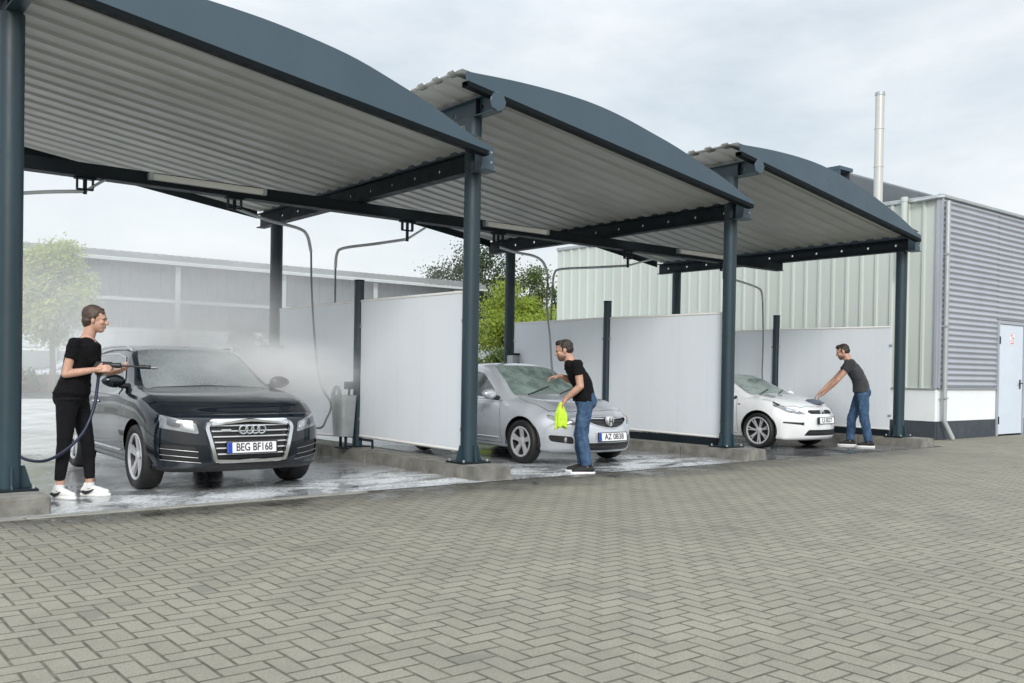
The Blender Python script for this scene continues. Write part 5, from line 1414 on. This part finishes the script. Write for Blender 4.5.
def person(label, loc, rz, D, scale=1.):
    t = thing('person', label, 'person', loc, rz, None, scale)
    J = {k: V(*v) for k, v in D['j'].items()}
    fem = D.get('fem', False); sk = D['skin']
    hp, nb, hc = J['pelvis'], J['neck'], J['head']
    rs = D.get('girth', 1.)
    # torso sections along the spine
    ch = J['chest']; wa = J['waist']
    def torso(mb, g, zlo=None):
        secs = [(hp.x, hp.y, hp.z-.10, .085+g, .12+g), (hp.x, hp.y, hp.z-.03, .112*rs+g, .165*rs+g), (lerp(hp.x, wa.x, .5), hp.y, lerp(hp.z, wa.z, .5), .112*rs+g, .160*rs+g), (wa.x, wa.y, wa.z, (.095 if fem else .108)*rs+g, (.135 if fem else .150)*rs+g),
                (lerp(wa.x, ch.x, .5), 0, lerp(wa.z, ch.z, .5), (.108 if fem else .118)*rs+g, (.145 if fem else .165)*rs+g), (ch.x, ch.y, ch.z, .118*rs+g, (.155 if fem else .175)*rs+g),
                (lerp(ch.x, nb.x, .5), 0, lerp(ch.z, nb.z, .52), .098*rs+g, (.150 if fem else .172)*rs+g), (lerp(ch.x, nb.x, .85), 0, lerp(ch.z, nb.z, .82), .070+g, .105+g), (nb.x, nb.y, nb.z, .050+g*.4, .054+g*.4)]
        if zlo is not None: secs = [s for s in secs if s[2] > zlo]
        mb.loft(secs, 26)
        if fem:
            for q in (-1, 1): mb.ell((ch.x+.062, q*.068, ch.z-.035), .060+g, .062+g, .062+g)
    mb = MB(); torso(mb, 0)
    P, e = head(mb, hc, D.get('hs', 1.), D['tilt'], 1.0)
    mb.cap(nb - V(.01, 0, .04), P(-.025, 0, -.06), .058 if fem else .066, .054 if fem else .060, 14)
    for s in ('l', 'r'):
        S, E, Wr = J['sh_'+s], J['el_'+s], J['wr_'+s]
        k = .9 if fem else 1.08
        mb.cap(S, E, .050*k, .040*k); mb.cap(E, E.lerp(Wr, .35), .040*k, .041*k); mb.cap(E.lerp(Wr, .35), Wr, .041*k, .026*k)
        mb.cap(S, nb.lerp(ch, .35), .052*k, .06*k)
        hd = D['hand_'+s]; hand(mb, Wr, hd[0], hd[1], hd[2], hd[3], D.get('hands', 1.))
        H, K, A = J['hip_'+s], J['kn_'+s], J['an_'+s]
        lk = .84 if fem else 1.; mb.cap(H, K, .078*rs*lk, .052*lk); mb.cap(K, K.lerp(A, .35), .050*lk, .054*lk); mb.cap(K.lerp(A, .35), A, .054*lk, .034)
        mb.cap(A, A + V(.0, 0, -.03), .036, .036)
    body = link('body', remesh(mb, .0052, 4), sk, t, None, 180)
    face_parts(P, e, D.get('hs', 1.), body, D.get('beard'))
    hair(P, e, D.get('hs', 1.), t, D['hairm'], D['hair'])
    # shirt
    hem = D['hem']; mb = MB(); torso(mb, .016, hem-.03)
    mb.loft([(hp.x, 0, hem, .118*rs+.024, .170*rs+.022), (lerp(hp.x, wa.x, .6), 0, lerp(hem, wa.z, .55), .114*rs+.013, .162*rs+.013)], 26)
    for s in ('l', 'r'):
        S, E = J['sh_'+s], J['el_'+s]; d = (E-S)
        k = (.9 if fem else 1.08); mb.cap(S, S.lerp(E, .3), .066*k, .064*k)
        mb.tube([S.lerp(E, .1), S.lerp(E, .42), S.lerp(E, D.get('sleeve', .58))], [.062*k, .062*k, .066*k], 16)
        mb.cap(S, nb.lerp(ch, .4), .064*k, .07*k)
    sm = wrinkle(wrinkle(remesh(mb, .009, 5), .009, 9, (1, 1, .6)), .004, 24, (.7, 1, 1.2))
    nx, nz_ = nb.x, nb.z
    vd = D.get('vneck', .05)
    sd_ = (nb-ch).normalized(); fd = V(sd_.z, 0, -sd_.x)
    def neckhole(c):
        q = c - nb; up = q.dot(sd_); fw_ = q.dot(fd)
        if up > -.035 + (.012 if fw_ < 0 else 0) and abs(q.y) < .075 and fw_ < .09: return True
        return fw_ > 0 and up > -vd and abs(q.y) < .062*(up+vd)/vd
    trim_faces(sm, neckhole)
    so = link('t_shirt', sm, D['shirt'], t, None, 180)
    # trousers
    mb = MB(); wz = D['wz']
    mb.loft([(hp.x, 0, hp.z-.12, .085, .13), (hp.x, 0, hp.z-.05, .124*rs, .178*rs), (lerp(hp.x, wa.x, .2), 0, wz, .120*rs, .165*rs)], 26)
    if D.get('seat'): 
        for q in (-1, 1): mb.ell((hp.x-.055, q*.072, hp.z-.03), .085, .088, .10)
    for s in ('l', 'r'):
        H, K, A = J['hip_'+s], J['kn_'+s], J['an_'+s]; r = D['leg']; C = A + V(0, 0, D['cuff'])
        mb.cap(H, K, r[0], r[1], 16); mb.tube([K.lerp(H, .08), K, K.lerp(C, .3), K.lerp(C, .7), C], [r[1], r[1]*1.01, r[2], r[3], r[4]], 18)
    tm = wrinkle(remesh(mb, .008, 5), D['fold'], 13, (1, 1, .8))
    link('trousers', tm, D['legm'], t, None, 180)
    for s in ('l', 'r'):
        A = J['an_'+s]; sh = shoe(t, A, D['toe_'+s], D['shoem'], D.get('patch'), s=D.get('shoes', 1.), pm=D.get('pm'))
        if D.get('sock'):
            mb = MB(); mb.tube([V(A.x, A.y, .075), V(A.x, A.y, .125)], [.042, .040], 14); mb.done('sock', M['shoew'], sh)
    if D.get('extra'): D['extra'](t, so, P)
    return t
woman = person('person in black t-shirt and black leggings with white sneakers holding a pressure lance', (.62, .38, .004), R(-28), dict(
    fem=True, skin=M['skin'], hairm=M['hairw'], hair='swept', tilt=R(6), hs=1.0, girth=1.12,
    j=dict(pelvis=(-.045, 0, .93), waist=(-.01, 0, 1.09), chest=(.045, 0, 1.27), neck=(.085, 0, 1.445), head=(.150, 0, 1.595),
           sh_r=(.015, -.165, 1.375), el_r=(-.045, -.205, 1.105), wr_r=(.19, -.125, 1.150), sh_l=(.075, .165, 1.375), el_l=(.13, .215, 1.12), wr_l=(.335, .075, 1.135),
           hip_r=(-.055, -.09, .88), kn_r=(-.08, -.09, .48), an_r=(-.115, -.085, .085), hip_l=(-.02, .09, .88), kn_l=(.07, .085, .49), an_l=(.095, .085, .085)),
    hand_r=((1, .15, .15), (-.1, -.9, .35), 1, .75), hand_l=((.7, -.75, .25), (.2, .1, -1), -1, .7), hands=.95,
    hem=.93, sleeve=.50, vneck=.115, shirt=M['tee'], wz=1.0, leg=(.100, .060, .060, .050, .043), cuff=.075, fold=.002, legm=M['leggings'], seat=True,
    toe_r=R(-32), toe_l=R(-8), shoem=M['shoew'], patch=True, pm=M['shoeb'], sock=True, shoes=.92))
t = thing('pressure_lance', 'black pressure washer lance held by the woman, pointing at the SUV windscreen', 'spray lance', (.62, .38, .004), R(-28))
mb = MB(); mb.box(-.12, .08, -.022, .022, -.028, .03, Matrix.Translation((.23, -.07, 1.192)) @ Matrix.Rotation(R(2), 4, 'Y')); mb.cap((.27, -.07, 1.19), (.34, -.07, 1.188), .024, .02); mb.bevel(.008).done('gun_body', M['black'], t, smooth=40)
mb = MB(); mb.tube([(.215, -.07, 1.18), (.195, -.07, 1.08)], [.02, .017], 10); g = mb.done('grip', M['black'], t)
mb = MB(); mb.tube(smooth_path([(.25, -.07, 1.17), (.262, -.07, 1.13), (.235, -.07, 1.09)], 4), .006, 6); mb.done('trigger', M['galv'], g)
mb = MB(); mb.tube([(.33, -.07, 1.19), (.60, -.07, 1.178)], .0085, 10); mb.done('tube', M['black'], t)
mb = MB(); mb.lathe([(0, -.03), (.014, -.03), (.019, -.01), (.019, .03), (.012, .04), (0, .04)], (.555, -.07, 1.179), 'X', 14); mb.done('nozzle_collar', M['black'], t)
mb = MB(); mb.lathe([(0, -.03), (.017, -.03), (.019, .02), (.0, .02)], (.615, -.07, 1.177), 'X', 14); mb.done('nozzle', M['black'], t)
mb = MB(); mb.lathe([(0, -.03), (.024, -.03), (.024, .02), (0, .03)], (.36, -.07, 1.188), 'X', 14); mb.done('tube_joint', M['black'], t)
mb = MB(); mb.lathe([(0, -.02), (.012, -.02), (.012, .02), (0, .02)], (.30, -.07, 1.155), 'Z', 10); mb.done('coupling', M['alloy'], t)
mb = MB(); mb.tube(smooth_path([(.195, -.07, 1.09), (.185, -.08, .97), (.17, -.11, .82), (.10, -.17, .60), (-.05, -.20, .43), (-.22, -.18, .345), (-.40, -.12, .36), (-.55, -.05, .46), (-.66, .02, .56), (-.74, .05, .60)], 8), .0135, 10)
tag(mb.done('wash_hose', M['bluehose'], None, None), 'dark blue hose looping from the lance past the woman legs to the leftmost column', 'hose')
bpy.data.objects['wash_hose'].location = (.62, .38, .004); bpy.data.objects['wash_hose'].rotation_euler = (0, 0, R(-28))

def m2x(t, so, P):
    mb = MB(); mb.ell((.175, .055, 1.235), .006, .018, .012); mb.done('chest_emblem', M['teeg'], so)
man2 = person('person in black t-shirt and blue jeans holding a lime yellow cloth beside the silver sedan', (6.0, -.43, .0), R(137), dict(
    skin=M['skinb'], hairm=M['hairm'], hair='crop', tilt=R(14), hs=1.04, beard=True,
    j=dict(pelvis=(-.075, 0, .885), waist=(-.045, 0, 1.03), chest=(.02, 0, 1.18), neck=(.115, 0, 1.355), head=(.185, 0, 1.455),
           sh_l=(.02, .185, 1.285), el_l=(-.015, .235, 1.035), wr_l=(.15, .205, .885), sh_r=(.075, -.185, 1.285), el_r=(.10, -.25, 1.10), wr_r=(.22, -.15, 1.15),
           hip_l=(-.075, .09, .84), kn_l=(-.045, .095, .445), an_l=(-.115, .095, .085), hip_r=(-.085, -.09, .84), kn_r=(-.02, -.095, .445), an_r=(-.055, -.10, .085)),
    hand_l=((.55, -.1, -.85), (.75, .3, .4), -1, .75), hand_r=((1, .1, -.05), (-.1, .0, 1), 1, .6), hands=1.05,
    hem=.86, sleeve=.48, shirt=M['tee'], wz=.96, leg=(.098, .074, .072, .062, .060), cuff=.014, fold=.010, legm=M['jeans'], seat=True,
    toe_l=R(8), toe_r=R(-6), shoem=M['shoeb'], patch=False, extra=m2x))
def draped(name, m, top, w, h, seed, label, cat, loc, rz):
    """a cloth bunched at the top and hanging in folds"""
    n, k = 56, 16; rows = []
    for j in range(k+1):
        b = j/k; rr = lerp(.022, w, min(1, b*2.2)**.8); row = []
        for i in range(n):
            a = 2*math.pi*i/n
            f = 1 + (.30*math.sin(5*a+seed) + .18*math.sin(9*a+2*seed+b*2))*min(1, b*1.6)
            edge = .05*math.sin(2*a+seed)+.03*math.sin(5*a)
            row.append(V(rr*f*math.cos(a)*.85, rr*f*math.sin(a)*.62, top[2] - b*h*(1+edge)))
        rows.append(row)
    mb = MB(); vs = [[mb.bm.verts.new(p + V(top[0], top[1], 0)) for p in r] for r in rows]
    for A, B in zip(vs, vs[1:]): mb.bridge(A, B)
    mb.bm.faces.new(vs[0])
    o = mb.done(name, m, None, loc, smooth=60); o.rotation_euler = (0, 0, rz); tag(o, label, cat)
    md = o.modifiers.new('thick', 'SOLIDIFY'); md.thickness = .006
    return o
draped('wash_cloth', M['clothy'], (.205, .195, .845), .072, .30, 1.3, 'lime yellow microfibre cloth hanging from the hand of the man at the silver sedan', 'cloth', (6.0, -.43, .0), R(137))
man3 = person('person in charcoal t-shirt and blue jeans leaning to wipe the white car', (13.18, .18, .0), R(121), scale=1.035, D=dict(
    skin=M['skinb'], hairm=M['hairm'], hair='crop', tilt=R(20), hs=1.06, beard=True, girth=1.04,
    j=dict(pelvis=(-.045, 0, .935), waist=(-.005, 0, 1.09), chest=(.085, 0, 1.27), neck=(.19, 0, 1.465), head=(.272, 0, 1.575),
           sh_l=(.125, .19, 1.385), el_l=(.34, .225, 1.11), wr_l=(.55, .14, .885), sh_r=(.16, -.19, 1.385), el_r=(.39, -.20, 1.12), wr_r=(.60, -.09, .905),
           hip_l=(-.055, .095, .88), kn_l=(-.085, .11, .46), an_l=(-.165, .12, .085), hip_r=(-.025, -.095, .88), kn_r=(.11, -.11, .455), an_r=(.125, -.12, .085)),
    hand_l=((.75, -.15, -.62), (.6, .1, .75), -1, .45), hand_r=((.75, .1, -.62), (.6, 0, .75), 1, .4), hands=1.05,
    hem=.905, sleeve=.46, shirt=M['teeg'], wz=1.0, leg=(.102, .077, .075, .066, .064), cuff=.014, fold=.010, legm=M['jeans'], seat=True,
    toe_l=R(-4), toe_r=R(6), shoem=M['shoeb'], patch=False))
# ------------------------------------------------------------------ cloth on the white hood, spray in the air
def hood_cloth():
    mb = MB(); n = 18; g = []
    for i in range(n+1):
        row = []
        for j in range(n+1):
            u, v = i/n*2-1, j/n*2-1
            x, y = u*math.sqrt(1-v*v/2), v*math.sqrt(1-u*u/2)
            r = math.hypot(x, y)
            row.append(V(x*.21, y*.14, .045*(1-r*r) + .012*mnoise.noise(V(x*3, y*3, .5)) + .004 - .03*r*r))
        g.append(row)
    mb.sheet(g)
    o = mb.done('wash_cloth', M['clothd'], None, HOODCLOTH, smooth=80); o.rotation_euler = (R(4), R(-3), R(-30))
    md = o.modifiers.new('thick', 'SOLIDIFY'); md.thickness = .012
    tag(o, 'dark slate cloth on the hood of the white car under the man hands', 'cloth')
bpy.context.view_layer.update()
_h = SC.ray_cast(bpy.context.evaluated_depsgraph_get(), V(12.10, .40, 3), V(0, 0, -1))
HOODCLOTH = (12.10, .40, _h[1].z)
hood_cloth()
def mist(name, c, r, dens, col, seed, pw=1.6, lo=.36, hi=.66):
    m = bpy.data.materials.new(name); m.use_nodes = True; t = m.node_tree
    t.nodes.remove(t.nodes['Principled BSDF'])
    v = t.nodes.new('ShaderNodeVolumePrincipled'); v.inputs['Color'].default_value = (*col, 1); v.inputs['Anisotropy'].default_value = .0
    oc = objc(t); ln = t.nodes.new('ShaderNodeVectorMath'); ln.operation = 'LENGTH'; L(t, oc, ln.inputs[0])
    fall = mth(t, 'POWER', ramp(t, ln.outputs['Value'], (.05, 1., 1, 0)), pw)
    n = nz(t, mapping(t, oc, (1, 1, 1), (seed, 0, 0)), 2.6, 4, .6, .5)
    d = mth(t, 'MULTIPLY', mth(t, 'MULTIPLY', fall, ramp(t, n, (lo, hi, .25, 1))), dens)
    L(t, d, v.inputs['Density']); L(t, v.outputs[0], t.nodes['Material Output'].inputs['Volume'])
    mb = MB(); mb.ell((0, 0, 0), 1, 1, 1, None, 24, 14)
    o = mb.done('water_mist', m, None, c); o.scale = r
    return tag(o, kind='stuff')
mist('spray_mist', (2.9, 3.5, 1.4), (2.2, 2.8, 1.45), 1.35, (.997, .998, 1.), 1.3)
mist('drifting_mist', (3.2, 8.5, 2.2), (8.0, 4.2, 3.6), .2, (.997, .998, 1.), 4.1, 1.0, .3, .7)
mist('bounce_mist', (3.0, 1.5, 1.12), (1.3, .95, .52), 6.5, (.997, .998, 1.), 7.7)
SC.cycles.volume_bounces = 8; SC.cycles.max_bounces = 12; SC.cycles.diffuse_bounces = 5
